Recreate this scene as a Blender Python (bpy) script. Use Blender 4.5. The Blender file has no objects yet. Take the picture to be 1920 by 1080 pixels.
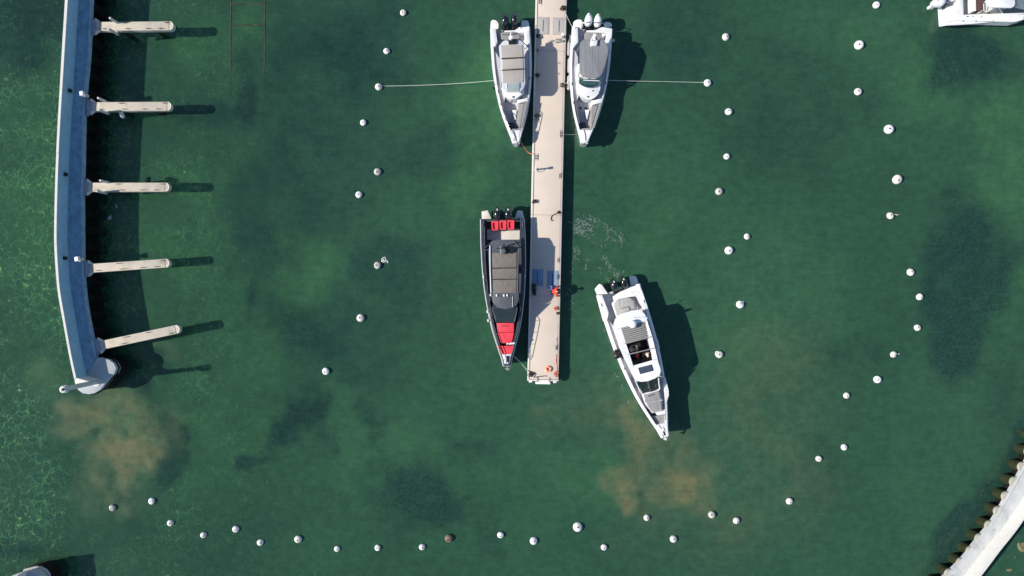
import bpy, bmesh, math, random
import numpy as np
from mathutils import Vector, Matrix

random.seed(7)
scene = bpy.context.scene
COL = scene.collection
PI = math.pi

# ------------------------------------------------------------------ camera, sky, sun, exposure
H = 48.0                       # height of the camera above the water, metres
F = 1296.0                     # focal length in photo pixels (1920 wide)
cam_d = bpy.data.cameras.new('camera')
cam = bpy.data.objects.new('camera', cam_d)
COL.objects.link(cam)
cam.location = (0, 0, H)
cam.rotation_euler = (0, 0, 0)
cam_d.sensor_width = 36.0
cam_d.lens = 36.0 * F / 1920.0
cam_d.clip_start = 0.5
cam_d.clip_end = 2000
scene.camera = cam

SUN_EL = math.radians(38.5)
SUN_AZ = math.radians(186.5)    # direction of the sun, counted anticlockwise from +X
world = bpy.data.worlds.new('World')
scene.world = world
world.use_nodes = True
wn = world.node_tree
wn.nodes.clear()
sky = wn.nodes.new('ShaderNodeTexSky')
sky.sky_type = 'NISHITA'
sky.sun_disc = False
sky.sun_elevation = SUN_EL
sky.sun_rotation = PI / 2 - SUN_AZ
sky.altitude = 300
sky.air_density = 1.0
sky.dust_density = 0.3
sky.ozone_density = 3.0
bg = wn.nodes.new('ShaderNodeBackground')
bg.inputs['Strength'].default_value = 0.10
wo = wn.nodes.new('ShaderNodeOutputWorld')
wn.links.new(sky.outputs[0], bg.inputs[0])
wn.links.new(bg.outputs[0], wo.inputs[0])

sun_d = bpy.data.lights.new('sun', 'SUN')
sun_d.energy = 4.35
sun_d.angle = math.radians(0.5)
sun_d.color = (1.0, 0.93, 0.83)
sun = bpy.data.objects.new('sun', sun_d)
COL.objects.link(sun)
sdir = Vector((math.cos(SUN_AZ) * math.cos(SUN_EL), math.sin(SUN_AZ) * math.cos(SUN_EL), math.sin(SUN_EL)))
sun.rotation_euler = sdir.to_track_quat('Z', 'Y').to_euler()
sun.location = sdir * 80

scene.view_settings.view_transform = 'Standard'
scene.view_settings.look = 'None'
scene.view_settings.gamma = 1.0
scene.view_settings.use_curve_mapping = False
scene.view_settings.exposure = 0.55
scene.render.engine = 'CYCLES'
scene.cycles.use_denoising = True
scene.cycles.max_bounces = 6
scene.cycles.diffuse_bounces = 3
scene.cycles.transparent_max_bounces = 12
scene.cycles.sample_clamp_indirect = 4.0


def P(px, py, z=0.0):
    """the place in the world, at height z, that shows at this point of the photograph"""
    k = (H - z) / F
    return Vector(((px - 960.0) * k, -(py - 540.0) * k, z))


# ------------------------------------------------------------------ materials
def new_mat(name):
    m = bpy.data.materials.new(name)
    m.use_nodes = True
    nt = m.node_tree
    nt.nodes.clear()
    out = nt.nodes.new('ShaderNodeOutputMaterial')
    return m, nt, out


def nd(nt, kind, **kw):
    n = nt.nodes.new(kind)
    for k, v in kw.items():
        if k.startswith('i_'):
            key = k[2:]
            key = int(key) if key.isdigit() else key.replace('_', ' ')
            n.inputs[key].default_value = v
        else:
            setattr(n, k, v)
    return n


def math_n(nt, op, a, b=None, c=None, clamp=False):
    n = nt.nodes.new('ShaderNodeMath')
    n.operation = op
    n.use_clamp = clamp
    for i, x in enumerate((a, b, c)):
        if x is None:
            continue
        if hasattr(x, 'node'):
            nt.links.new(x, n.inputs[i])
        else:
            n.inputs[i].default_value = x
    return n.outputs[0]


def mix_c(nt, fac, a, b, mode='MIX'):
    n = nt.nodes.new('ShaderNodeMix')
    n.data_type = 'RGBA'
    n.blend_type = mode
    n.clamp_factor = True
    for s, x in ((0, fac), (6, a), (7, b)):
        if hasattr(x, 'node'):
            nt.links.new(x, n.inputs[s])
        else:
            n.inputs[s].default_value = x if s == 0 else (x[0], x[1], x[2], 1)
    return n.outputs[2]


def noise_n(nt, vec, scale, detail=3.0, rough=0.55, dist=0.0):
    n = nt.nodes.new('ShaderNodeTexNoise')
    n.inputs['Scale'].default_value = scale
    n.inputs['Detail'].default_value = detail
    n.inputs['Roughness'].default_value = rough
    n.inputs['Distortion'].default_value = dist
    if vec is not None:
        nt.links.new(vec, n.inputs['Vector'])
    return n.outputs['Fac']


def ramp_n(nt, fac, lo, hi, a=0.0, b=1.0):
    n = nt.nodes.new('ShaderNodeMapRange')
    n.interpolation_type = 'SMOOTHSTEP'
    n.clamp = True
    for k, v in (('From Min', lo), ('From Max', hi), ('To Min', a), ('To Max', b)):
        n.inputs[k].default_value = v
    nt.links.new(fac, n.inputs['Value'])
    return n.outputs[0]


def plain(name, col, rough=0.5, metal=0.0, var=0.12, scale=3.0, bump=0.0, bscale=20.0, dirt=None, dirt_amt=0.0,
          dscale=1.2, coat=0.0, stretch=None, spec=0.5):
    m, nt, out = new_mat(name)
    geo = nd(nt, 'ShaderNodeNewGeometry')
    vec = geo.outputs['Position']
    if stretch:
        mp = nd(nt, 'ShaderNodeMapping')
        mp.inputs['Scale'].default_value = stretch
        nt.links.new(vec, mp.inputs['Vector'])
        vec2 = mp.outputs[0]
    else:
        vec2 = vec
    n1 = noise_n(nt, vec2, scale, 4.0, 0.6)
    f = ramp_n(nt, n1, 0.25, 0.75, 1.0 - var, 1.0 + var)
    c = nt.nodes.new('ShaderNodeVectorMath')
    c.operation = 'SCALE'
    c.inputs[0].default_value = col
    nt.links.new(f, c.inputs['Scale'])
    colour = c.outputs[0]
    if dirt is not None:
        n2 = noise_n(nt, vec, dscale, 5.0, 0.65, 0.4)
        fac = ramp_n(nt, n2, 0.45, 0.72, 0.0, dirt_amt)
        colour = mix_c(nt, fac, colour, dirt)
    b = nd(nt, 'ShaderNodeBsdfPrincipled')
    nt.links.new(colour, b.inputs['Base Color'])
    b.inputs['Metallic'].default_value = metal
    b.inputs['Specular IOR Level'].default_value = spec
    r = ramp_n(nt, n1, 0.2, 0.8, max(0.03, rough - 0.08), min(1.0, rough + 0.08))
    nt.links.new(r, b.inputs['Roughness'])
    b.inputs['Coat Weight'].default_value = coat
    if bump > 0:
        bn = noise_n(nt, vec2, bscale, 4.0, 0.6)
        bp = nd(nt, 'ShaderNodeBump')
        bp.inputs['Strength'].default_value = bump
        bp.inputs['Distance'].default_value = 0.02
        nt.links.new(bn, bp.inputs['Height'])
        nt.links.new(bp.outputs[0], b.inputs['Normal'])
    nt.links.new(b.outputs[0], out.inputs[0])
    return m


M = {}
M['gelcoat'] = plain('white gelcoat', (0.725, 0.725, 0.72), 0.28, var=0.03, scale=1.5, dirt=(0.62, 0.60, 0.55), dirt_amt=0.12, coat=0.3)
M['gelgrey'] = plain('light grey gelcoat', (0.50, 0.51, 0.53), 0.35, var=0.04, coat=0.2, dirt=(0.4, 0.4, 0.39), dirt_amt=0.15)
M['nonskid'] = plain('pale non skid deck', (0.46, 0.455, 0.475), 0.65, var=0.06, bump=0.25, bscale=60, dirt=(0.40, 0.39, 0.37), dirt_amt=0.22)
M['cream_deck'] = plain('cream foam deck', (0.62, 0.58, 0.52), 0.6, var=0.06, bump=0.2, bscale=50, dirt=(0.45, 0.42, 0.37), dirt_amt=0.2)
M['navy'] = plain('dark navy gelcoat', (0.030, 0.038, 0.052), 0.38, var=0.15, coat=0.2, dirt=(0.07, 0.075, 0.085), dirt_amt=0.3)
M['navy_deck'] = plain('dark slate deck foam', (0.042, 0.050, 0.066), 0.65, var=0.15, bump=0.25, bscale=45, dirt=(0.075, 0.08, 0.09), dirt_amt=0.35)
M['slate'] = plain('slate painted top', (0.075, 0.085, 0.095), 0.45, var=0.1, dirt=(0.11, 0.115, 0.12), dirt_amt=0.3)
M['vinyl_grey'] = plain('grey upholstery', (0.255, 0.25, 0.245), 0.6, var=0.07, bump=0.25, bscale=35)
M['vinyl_beige'] = plain('grey beige upholstery', (0.36, 0.355, 0.33), 0.6, var=0.06, bump=0.2, bscale=30)
M['vinyl_dark'] = plain('dark grey upholstery', (0.09, 0.095, 0.105), 0.6, var=0.1, bump=0.2, bscale=30)
M['vinyl_red'] = plain('red upholstery', (0.72, 0.05, 0.07), 0.5, var=0.07, bump=0.15, bscale=25)
M['canvas_grey'] = plain('grey canvas', (0.19, 0.195, 0.205), 0.8, var=0.09, bump=0.5, bscale=9, stretch=(3.0, 0.5, 1))
M['canvas_taupe'] = plain('taupe canvas', (0.36, 0.33, 0.30), 0.8, var=0.07, bump=0.45, bscale=8, stretch=(2.5, 0.8, 1))
M['canvas_brown'] = plain('brown grey canvas', (0.155, 0.135, 0.118), 0.75, var=0.16, bump=1.0, bscale=7, stretch=(2.0, 1.0, 1))
M['canvas_rib'] = plain('ribbed grey canvas', (0.23, 0.23, 0.22), 0.75, var=0.08, bump=0.3, bscale=20)
M['black'] = plain('black plastic', (0.012, 0.013, 0.015), 0.35, var=0.2)
M['black_matt'] = plain('black rubber', (0.018, 0.017, 0.017), 0.75, var=0.2)
M['cowl'] = plain('black engine cowl', (0.010, 0.011, 0.013), 0.16, var=0.1, coat=0.6)
M['cowl_white'] = plain('white engine cowl', (0.78, 0.78, 0.77), 0.22, var=0.03, coat=0.5)
M['steel'] = plain('stainless steel', (0.55, 0.55, 0.54), 0.28, metal=1.0, var=0.08)
M['galv'] = plain('galvanised steel', (0.40, 0.43, 0.42), 0.5, metal=0.6, var=0.2, scale=12)
M['pile_white'] = plain('whitish metal post', (0.55, 0.55, 0.52), 0.5, var=0.12, scale=10, dirt=(0.3, 0.28, 0.24), dirt_amt=0.5)
M['aluminium'] = plain('grey aluminium', (0.42, 0.40, 0.37), 0.45, metal=0.4, var=0.08)
M['pier'] = plain('beige pier deck', (0.575, 0.49, 0.408), 0.85, var=0.035, scale=0.7, bump=0.15, bscale=40, dirt=(0.50, 0.42, 0.34), dirt_amt=0.35, dscale=0.45)
M['pier_edge'] = plain('pale pier rail', (0.68, 0.63, 0.56), 0.6, var=0.06, scale=6, dirt=(0.48, 0.42, 0.35), dirt_amt=0.4, dscale=3)
M['pier_grey'] = plain('grey pier fender strip', (0.40, 0.37, 0.36), 0.7, var=0.1, scale=6, dirt=(0.25, 0.22, 0.2), dirt_amt=0.4, dscale=3)
M['hatch'] = plain('grey hatch cover', (0.36, 0.335, 0.32), 0.75, var=0.05, bump=0.2, bscale=40, dirt=(0.30, 0.30, 0.28), dirt_amt=0.3)
M['hatch_blue'] = plain('blue hatch cover', (0.185, 0.27, 0.40), 0.75, var=0.05, bump=0.2, bscale=40, dirt=(0.15, 0.21, 0.30), dirt_amt=0.3)
M['finger'] = plain('beige concrete finger', (0.50, 0.445, 0.36), 0.85, var=0.07, scale=1.5, bump=0.25, bscale=25, dirt=(0.33, 0.29, 0.22), dirt_amt=0.7, dscale=1.3)
M['finger_end'] = plain('pale rubbed nosing', (0.60, 0.58, 0.46), 0.8, var=0.1, scale=6)
M['gangway'] = plain('galvanised gangway plate', (0.30, 0.32, 0.36), 0.6, var=0.1, metal=0.2)
M['conc'] = plain('pale concrete', (0.40, 0.425, 0.43), 0.85, var=0.10, scale=1.2, bump=0.35, bscale=18, dirt=(0.30, 0.30, 0.29), dirt_amt=0.55, dscale=1.6)
M['conc_deck_shade'] = plain('weathered concrete deck with shade tint', (0.245, 0.385, 0.485), 0.9, var=0.16, scale=2.2, bump=0.5, bscale=14, dirt=(0.13, 0.215, 0.29), dirt_amt=0.8, dscale=2.4)  # neutral concrete, with the blue of its sky shade put into the colour
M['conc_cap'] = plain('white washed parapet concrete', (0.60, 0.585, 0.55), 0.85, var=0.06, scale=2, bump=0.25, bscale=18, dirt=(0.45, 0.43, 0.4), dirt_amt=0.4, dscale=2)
M['parapet'] = plain('grey parapet concrete with shade tint', (0.26, 0.45, 0.555), 0.9, var=0.08, scale=2.0, bump=0.3, bscale=14, dirt=(0.2, 0.29, 0.36), dirt_amt=0.3)  # grey concrete, the blue shade of the inner face painted in
M['conc_light'] = plain('bright weathered concrete', (0.44, 0.455, 0.46), 0.88, var=0.08, scale=1.6, bump=0.35, bscale=16, dirt=(0.27, 0.28, 0.285), dirt_amt=0.85, dscale=0.9)
M['pile_shaded'] = plain('shaded weedy concrete pile', (0.009, 0.009, 0.008), 0.9, var=0.3, scale=4, spec=0.1)  # weedy piles on the shaded side, their shade also put into the colour
M['pile'] = plain('algae brown concrete pile', (0.026, 0.030, 0.014), 0.9, spec=0.1, var=0.3, scale=4, bump=0.4, bscale=20, dirt=(0.03, 0.035, 0.016), dirt_amt=0.8, dscale=2.0)
M['pile_cap'] = plain('pale pile head', (0.34, 0.33, 0.28), 0.85, var=0.12, scale=6, dirt=(0.34, 0.3, 0.24), dirt_amt=0.5, dscale=4)
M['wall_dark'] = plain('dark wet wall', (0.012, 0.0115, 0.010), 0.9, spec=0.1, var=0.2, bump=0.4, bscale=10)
M['buoy'] = plain('white buoy plastic', (0.74, 0.73, 0.71), 0.45, var=0.05, scale=9, dirt=(0.50, 0.46, 0.40), dirt_amt=0.45, dscale=7)
M['buoy_old'] = plain('weathered grey buoy plastic', (0.46, 0.44, 0.41), 0.65, var=0.16, scale=9, dirt=(0.15, 0.14, 0.11), dirt_amt=0.85, dscale=8)
M['buoy_brown'] = plain('brown fouled buoy plastic', (0.17, 0.12, 0.085), 0.75, var=0.3, scale=9, dirt=(0.05, 0.045, 0.03), dirt_amt=0.7, dscale=8)
M['weed_green'] = plain('dark green weed', (0.02, 0.03, 0.018), 0.9, var=0.3, scale=20)
M['buoy_b'] = plain('slightly stained buoy plastic', (0.68, 0.65, 0.60), 0.5, var=0.08, scale=9, dirt=(0.33, 0.28, 0.21), dirt_amt=0.7, dscale=6)
M['rope'] = plain('pale rope', (0.50, 0.53, 0.48), 0.9, var=0.15, scale=30)
M['rope_white'] = plain('white rope', (0.66, 0.68, 0.64), 0.9, var=0.12, scale=30)
M['rope_red'] = plain('red rope', (0.55, 0.13, 0.07), 0.9, var=0.2, scale=20)
M['rope_dark'] = plain('dark brown rope', (0.035, 0.028, 0.022), 0.9, var=0.3, scale=20)
M['orange'] = plain('orange lifebuoy', (0.80, 0.20, 0.055), 0.5, var=0.08)
M['lightblue'] = plain('light blue plastic', (0.32, 0.45, 0.75), 0.5, var=0.1)
M['solar'] = plain('solar panel backing', (0.02, 0.026, 0.045), 0.25, var=0.1, coat=0.4)
M['solar_cell'] = plain('solar cell', (0.10, 0.125, 0.17), 0.25, var=0.1)
M['maroon'] = plain('maroon upholstery', (0.10, 0.045, 0.045), 0.6, var=0.12)
M['skin'] = plain('skin', (0.50, 0.30, 0.21), 0.55, var=0.05)
M['hair'] = plain('dark hair', (0.025, 0.018, 0.012), 0.6, var=0.2)
M['cloth_red'] = plain('red jacket cloth', (0.72, 0.045, 0.035), 0.8, var=0.08, bump=0.4, bscale=14)
M['cloth_black'] = plain('black cloth', (0.018, 0.018, 0.022), 0.85, var=0.2, bump=0.4, bscale=14)
M['cloth_white'] = plain('white cloth', (0.70, 0.68, 0.64), 0.85, var=0.06, bump=0.3, bscale=14)
M['cloth_denim'] = plain('dark denim', (0.035, 0.045, 0.075), 0.85, var=0.15)
M['cloth_tan'] = plain('tan cloth', (0.24, 0.19, 0.13), 0.85, var=0.1)
M['rock'] = plain('algae covered rock', (0.16, 0.14, 0.07), 0.9, var=0.35, scale=3, bump=0.8, bscale=6, dirt=(0.05, 0.055, 0.03), dirt_amt=0.7)
M['iron'] = plain('rusty submerged iron', (0.012, 0.018, 0.014), 0.8, var=0.3, dirt=(0.09, 0.10, 0.06), dirt_amt=0.5, dscale=1.5)
M['foam'] = plain('water foam', (0.24, 0.31, 0.285), 0.8, var=0.45, scale=6)


def glass_mat(name, tint, rough, opac):
    m, nt, out = new_mat(name)
    b = nd(nt, 'ShaderNodeBsdfPrincipled')
    b.inputs['Base Color'].default_value = (*tint, 1)
    b.inputs['Roughness'].default_value = rough
    t = nd(nt, 'ShaderNodeBsdfTransparent')
    t.inputs[0].default_value = (0.55, 0.72, 0.70, 1)
    geo = nd(nt, 'ShaderNodeNewGeometry')
    n = noise_n(nt, geo.outputs['Position'], 2.0)
    f = ramp_n(nt, n, 0.3, 0.7, opac - 0.06, min(1.0, opac + 0.06))
    mx = nd(nt, 'ShaderNodeMixShader')
    nt.links.new(f, mx.inputs[0])
    nt.links.new(t.outputs[0], mx.inputs[1])
    nt.links.new(b.outputs[0], mx.inputs[2])
    nt.links.new(mx.outputs[0], out.inputs[0])
    return m


M['glass_teal'] = glass_mat('teal tinted glass', (0.03, 0.10, 0.105), 0.08, 0.72)
M['glass_dark'] = glass_mat('dark tinted glass', (0.012, 0.022, 0.024), 0.06, 0.90)
M['glass_pale'] = glass_mat('pale roof glass', (0.33, 0.39, 0.39), 0.15, 0.85)


# ------------------------------------------------------------------ mesh helpers
def fin(name, bm, mat, parent=None, smooth=35, kind=None):
    bmesh.ops.recalc_face_normals(bm, faces=bm.faces[:])
    me = bpy.data.meshes.new(name)
    bm.to_mesh(me)
    bm.free()
    if mat is not None:
        me.materials.append(M[mat] if isinstance(mat, str) else mat)
    if smooth:
        me.polygons.foreach_set('use_smooth', [True] * len(me.polygons))
        me.set_sharp_from_angle(angle=math.radians(smooth))
    o = bpy.data.objects.new(name, me)
    COL.objects.link(o)
    if parent is not None:
        o.parent = parent
    if kind:
        o['kind'] = kind
    return o


def thing(name, label, cat, loc=(0, 0, 0), rz=0.0, group=None):
    o = bpy.data.objects.new(name, None)
    COL.objects.link(o)
    o.empty_display_size = 0.3
    o.location = loc
    o.rotation_euler = (0, 0, rz)
    return tag(o, label, cat, group)


def tag(o, label, cat, group=None):
    o['label'] = label
    o['category'] = cat
    if group:
        o['group'] = group
    return o


def fillet(pts, r, n=4):
    pts = [Vector((p[0], p[1])) for p in pts]
    out = []
    N = len(pts)
    for i in range(N):
        a, b, c = pts[i - 1], pts[i], pts[(i + 1) % N]
        d1, d2 = (a - b), (c - b)
        k1, k2 = min(r, d1.length * 0.45), min(r, d2.length * 0.45)
        if k1 < 1e-5 or k2 < 1e-5:
            out.append(b)
            continue
        p1, p2 = b + d1.normalized() * k1, b + d2.normalized() * k2
        for j in range(n + 1):
            t = j / n
            out.append((1 - t) ** 2 * p1 + 2 * t * (1 - t) * b + t * t * p2)
    return out


def add_prism(bm, pts, z0, z1, bev=0.0):
    """pts: (x, y); z1 may be one height or a height for each point"""
    n = len(pts)
    zt = z1 if isinstance(z1, (list, tuple)) else [z1] * n
    zb = z0 if isinstance(z0, (list, tuple)) else [z0] * n
    lo = [bm.verts.new((p[0], p[1], zb[i])) for i, p in enumerate(pts)]
    hi = [bm.verts.new((p[0], p[1], zt[i])) for i, p in enumerate(pts)]
    top = bm.faces.new(hi)
    bm.faces.new(lo[::-1])
    for i in range(n):
        j = (i + 1) % n
        bm.faces.new((lo[i], lo[j], hi[j], hi[i]))
    if bev > 0:
        bmesh.ops.bevel(bm, geom=list(top.edges), offset=bev, segments=2, profile=0.6, affect='EDGES', clamp_overlap=True)


def add_ring(bm, outer, inner, z0, z1):
    n = len(outer)
    V = [[bm.verts.new((p[0], p[1], z)) for p in pts] for pts, z in ((outer, z0), (outer, z1), (inner, z1), (inner, z0))]
    for k in range(4):
        a, b = V[k], V[(k + 1) % 4]
        for i in range(n):
            j = (i + 1) % n
            bm.faces.new((a[i], a[j], b[j], b[i]))


def add_box(bm, c, s, rz=0.0, bev=0.0):
    hx, hy = s[0] / 2, s[1] / 2
    ca, sa = math.cos(rz), math.sin(rz)
    pts = [(c[0] + x * ca - y * sa, c[1] + x * sa + y * ca) for x, y in ((-hx, -hy), (hx, -hy), (hx, hy), (-hx, hy))]
    add_prism(bm, pts, c[2] - s[2] / 2, c[2] + s[2] / 2, bev)


def add_tube(bm, path, r, n=6, cyclic=False, caps=True):
    path = [Vector(p) for p in path]
    m = len(path)
    rr = r if isinstance(r, (list, tuple)) else [r] * m
    rings = []
    for i in range(m):
        if cyclic:
            t = path[(i + 1) % m] - path[i - 1]
        else:
            t = path[min(i + 1, m - 1)] - path[max(i - 1, 0)]
        if t.length < 1e-7:
            t = Vector((0, 0, 1))
        t.normalize()
        ref = Vector((0, 0, 1)) if abs(t.z) < 0.9 else Vector((1, 0, 0))
        u = t.cross(ref).normalized()
        v = u.cross(t)
        rings.append([bm.verts.new(path[i] + (u * math.cos(a) + v * math.sin(a)) * rr[i])
                      for a in [2 * PI * k / n for k in range(n)]])
    for i in range(m if cyclic else m - 1):
        a, b = rings[i], rings[(i + 1) % m]
        for k in range(n):
            bm.faces.new((a[k], a[(k + 1) % n], b[(k + 1) % n], b[k]))
    if caps and not cyclic:
        bm.faces.new(rings[0][::-1])
        bm.faces.new(rings[-1])


def add_lathe(bm, prof, c=(0, 0), n=20):
    """prof: (radius, z), open ends are closed"""
    rings = []
    for r, z in prof:
        if r < 1e-6:
            rings.append([bm.verts.new((c[0], c[1], z))])
        else:
            rings.append([bm.verts.new((c[0] + r * math.cos(2 * PI * k / n), c[1] + r * math.sin(2 * PI * k / n), z)) for k in range(n)])
    for a, b in zip(rings, rings[1:]):
        for k in range(n):
            q = [a[k % len(a)], a[(k + 1) % len(a)], b[(k + 1) % len(b)], b[k % len(b)]]
            u = []
            for v in q:
                if v not in u:
                    u.append(v)
            if len(u) > 2:
                bm.faces.new(u)
    for r in (rings[0], rings[-1]):
        if len(r) > 2:
            bm.faces.new(r)


def add_strip(bm, left, right, z0, z1):
    """solid between two polylines of equal length"""
    n = len(left)
    V = []
    for i in range(n):
        V.append([bm.verts.new((left[i][0], left[i][1], z0)), bm.verts.new((left[i][0], left[i][1], z1)),
                  bm.verts.new((right[i][0], right[i][1], z1)), bm.verts.new((right[i][0], right[i][1], z0))])
    for i in range(n - 1):
        for k in range(4):
            bm.faces.new((V[i][k], V[i][(k + 1) % 4], V[i + 1][(k + 1) % 4], V[i + 1][k]))
    bm.faces.new(V[0])
    bm.faces.new(V[-1][::-1])


def smooth_path(pts, n=6):
    pts = [Vector(p) for p in pts]
    out = []
    for i in range(len(pts) - 1):
        p0, p1, p2, p3 = pts[max(i - 1, 0)], pts[i], pts[i + 1], pts[min(i + 2, len(pts) - 1)]
        for k in range(n):
            t = k / n
            out.append(0.5 * ((2 * p1) + (p2 - p0) * t + (2 * p0 - 5 * p1 + 4 * p2 - p3) * t * t + (3 * p1 - p0 - 3 * p2 + p3) * t ** 3))
    out.append(pts[-1])
    return out


def resample(pts, step):
    pts = smooth_path([Vector(p) for p in pts], 8)
    L = [0.0]
    for a, b in zip(pts, pts[1:]):
        L.append(L[-1] + (b - a).length)
    n = max(2, int(round(L[-1] / step)))
    out = []
    for i in range(n + 1):
        s = L[-1] * i / n
        for k in range(len(L) - 1):
            if L[k + 1] >= s - 1e-9:
                t = (s - L[k]) / max(1e-9, L[k + 1] - L[k])
                out.append(pts[k].lerp(pts[k + 1], min(1, max(0, t))))
                break
    return out


# ------------------------------------------------------------------ water and bed: where the weed, silt and clear shallows are
def sstep(a, b, x):
    t = np.clip((x - a) / (b - a), 0, 1)
    return t * t * (3 - 2 * t)


def vnoise(x, y, seed):
    rng = np.random.RandomState(seed)
    G = rng.rand(256, 256)
    xi, yi = np.floor(x).astype(int), np.floor(y).astype(int)
    fx, fy = x - xi, y - yi
    fx, fy = fx * fx * (3 - 2 * fx), fy * fy * (3 - 2 * fy)
    a, b = G[xi % 256, yi % 256], G[(xi + 1) % 256, yi % 256]
    c, d = G[xi % 256, (yi + 1) % 256], G[(xi + 1) % 256, (yi + 1) % 256]
    return (a * (1 - fx) + b * fx) * (1 - fy) + (c * (1 - fx) + d * fx) * fy


def fbm(x, y, scale, seed, octv=4):
    s, amp, tot = 0.0, 1.0, 0.0
    for o in range(octv):
        s = s + amp * vnoise(x / scale * 2 ** o + 17.3 * o, y / scale * 2 ** o + 5.1 * o, seed + o)
        tot += amp
        amp *= 0.55
    return s / tot


def blobs(px, py, lst, warp, seed, ws=70.0, lo=0.45, hi=1.25):
    wx = px + (fbm(px, py, ws, seed) - 0.5) * 2 * warp
    wy = py + (fbm(px, py, ws, seed + 40) - 0.5) * 2 * warp
    out = np.zeros_like(px)
    for (cx, cy, rx, ry, ang, st) in lst:
        a = math.radians(ang)
        dx, dy = wx - cx, wy - cy
        u = (dx * math.cos(a) + dy * math.sin(a)) / rx
        v = (-dx * math.sin(a) + dy * math.cos(a)) / ry
        r = np.sqrt(u * u + v * v)
        out = np.maximum(out, st * (1 - sstep(lo, hi, r)))
    return out


WEED = [(490, 400, 85, 160, -8, .55), (620, 300, 150, 190, 10, .5), (660, 110, 110, 120, 0, .75), (545, 785, 78, 44, -25, 1.5),
        (470, 860, 40, 22, -20, 1.1), (790, 930, 120, 75, 10, .8), (850, 935, 40, 70, 0, .9), (700, 910, 60, 45, 0, .5), (745, 500, 80, 80, 0, .55),
        (600, 610, 130, 70, 8, .75), (460, 525, 18, 70, 5, .9), (1815, 540, 105, 190, 12, 1.0), (1850, 520, 60, 90, 0, .3), (1815, 115, 95, 60, 0, 1.1),
        (770, 290, 90, 60, 0, .5), (370, 210, 70, 40, 20, .7), (460, 160, 42, 95, 0, 1.0), (30, 40, 130, 75, 0, 1.3), (245, 745, 38, 60, -25, .7),
        (305, 840, 24, 75, 8, 1.1), (280, 810, 28, 28, 0, 1.3), (250, 660, 70, 30, 0, .5), (55, 1048, 60, 26, 0, .75), (700, 700, 90, 40, 0, .4), (705, 800, 20, 45, 0, .65),
        (900, 840, 34, 16, -35, .55), (1300, 60, 120, 110, 0, .38), (1500, 200, 170, 140, 0, .40), (1180, 925, 9, 28, -28, .8), (1192, 945, 12, 14, 0, .8),
        (1600, 660, 80, 40, 10, .42), (1540, 870, 70, 60, 0, .3), (1900, 720, 50, 200, 10, .35), (930, 1000, 45, 60, 0, .45), (590, 830, 30, 30, 0, .55), (900, 330, 60, 60, 0, .2),
        (560, 130, 40, 90, 0, .55), (740, 40, 60, 60, 0, .5), (1150, 330, 60, 200, 0, .22), (1826, 968, 160, 42, 126, 1.5), (1790, 1062, 70, 50, 126, 1.2), (1915, 870, 45, 130, 10, 1.2),
        (860, 560, 60, 200, 0, .22), (300, 690, 90, 40, 0, .45), (80, 600, 40, 60, 0, .2)]
LUSH = [(560, 520, 85, 75, 0, .95), (520, 620, 60, 50, 0, .6), (440, 330, 60, 60, 0, .5), (590, 470, 30, 40, 0, .8), (1100, 900, 90, 60, 0, .4), (640, 780, 50, 40, 0, .5), (880, 240, 60, 200, 0, 1.0), (60, 450, 70, 330, 0, .55), (900, 950, 240, 110, 0, .25), (330, 420, 90, 180, 0, .6),
        (380, 720, 190, 260, 0, .55), (700, 860, 120, 80, 0, .5), (1740, 170, 90, 70, -30, .55), (1900, 300, 90, 140, 0, .8), (1895, 560, 60, 140, 20, .65), (400, 90, 50, 90, 0, .7),
        (470, 40, 40, 60, 0, .7), (900, 520, 60, 260, 0, .35), (560, 170, 60, 30, 0, .3), (1420, 560, 220, 190, 0, .25), (1180, 420, 110, 160, 0, .35), (1112, 450, 45, 60, 0, .4), (1650, 60, 80, 60, 0, .35)]
SILT = [(185, 775, 90, 66, 5, .72), (238, 840, 66, 72, 30, 1.15), (230, 905, 60, 60, 0, .55), (200, 880, 70, 110, 0, .38), (275, 650, 60, 22, 10, .42), (90, 700, 40, 60, 0, .22), (310, 800, 45, 60, 0, .22),
        (1255, 905, 105, 74, 0, .9), (1285, 850, 70, 60, 0, .5), (1165, 900, 30, 40, 0, .6), (1175, 930, 28, 38, -20, .8), (1190, 790, 64, 42, 10, .8), (1222, 835, 60, 70, 0, .65), (1010, 780, 40, 26, 0, .35), (1430, 770, 150, 220, 0, .17), (1330, 960, 190, 110, 0, .2),
        (1500, 900, 80, 130, 0, .2), (1130, 760, 100, 80, 0, .22), (1450, 660, 110, 90, 0, .22)]


def axis(lo, hi, step, far):
    a = list(np.arange(lo, hi + 1e-6, step))
    ext, d, x = [], step * 2, hi
    while x < far:
        x += d
        d *= 1.5
        ext.append(x)
    return np.array([-(e - hi) + lo for e in ext][::-1] + a + ext)


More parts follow.
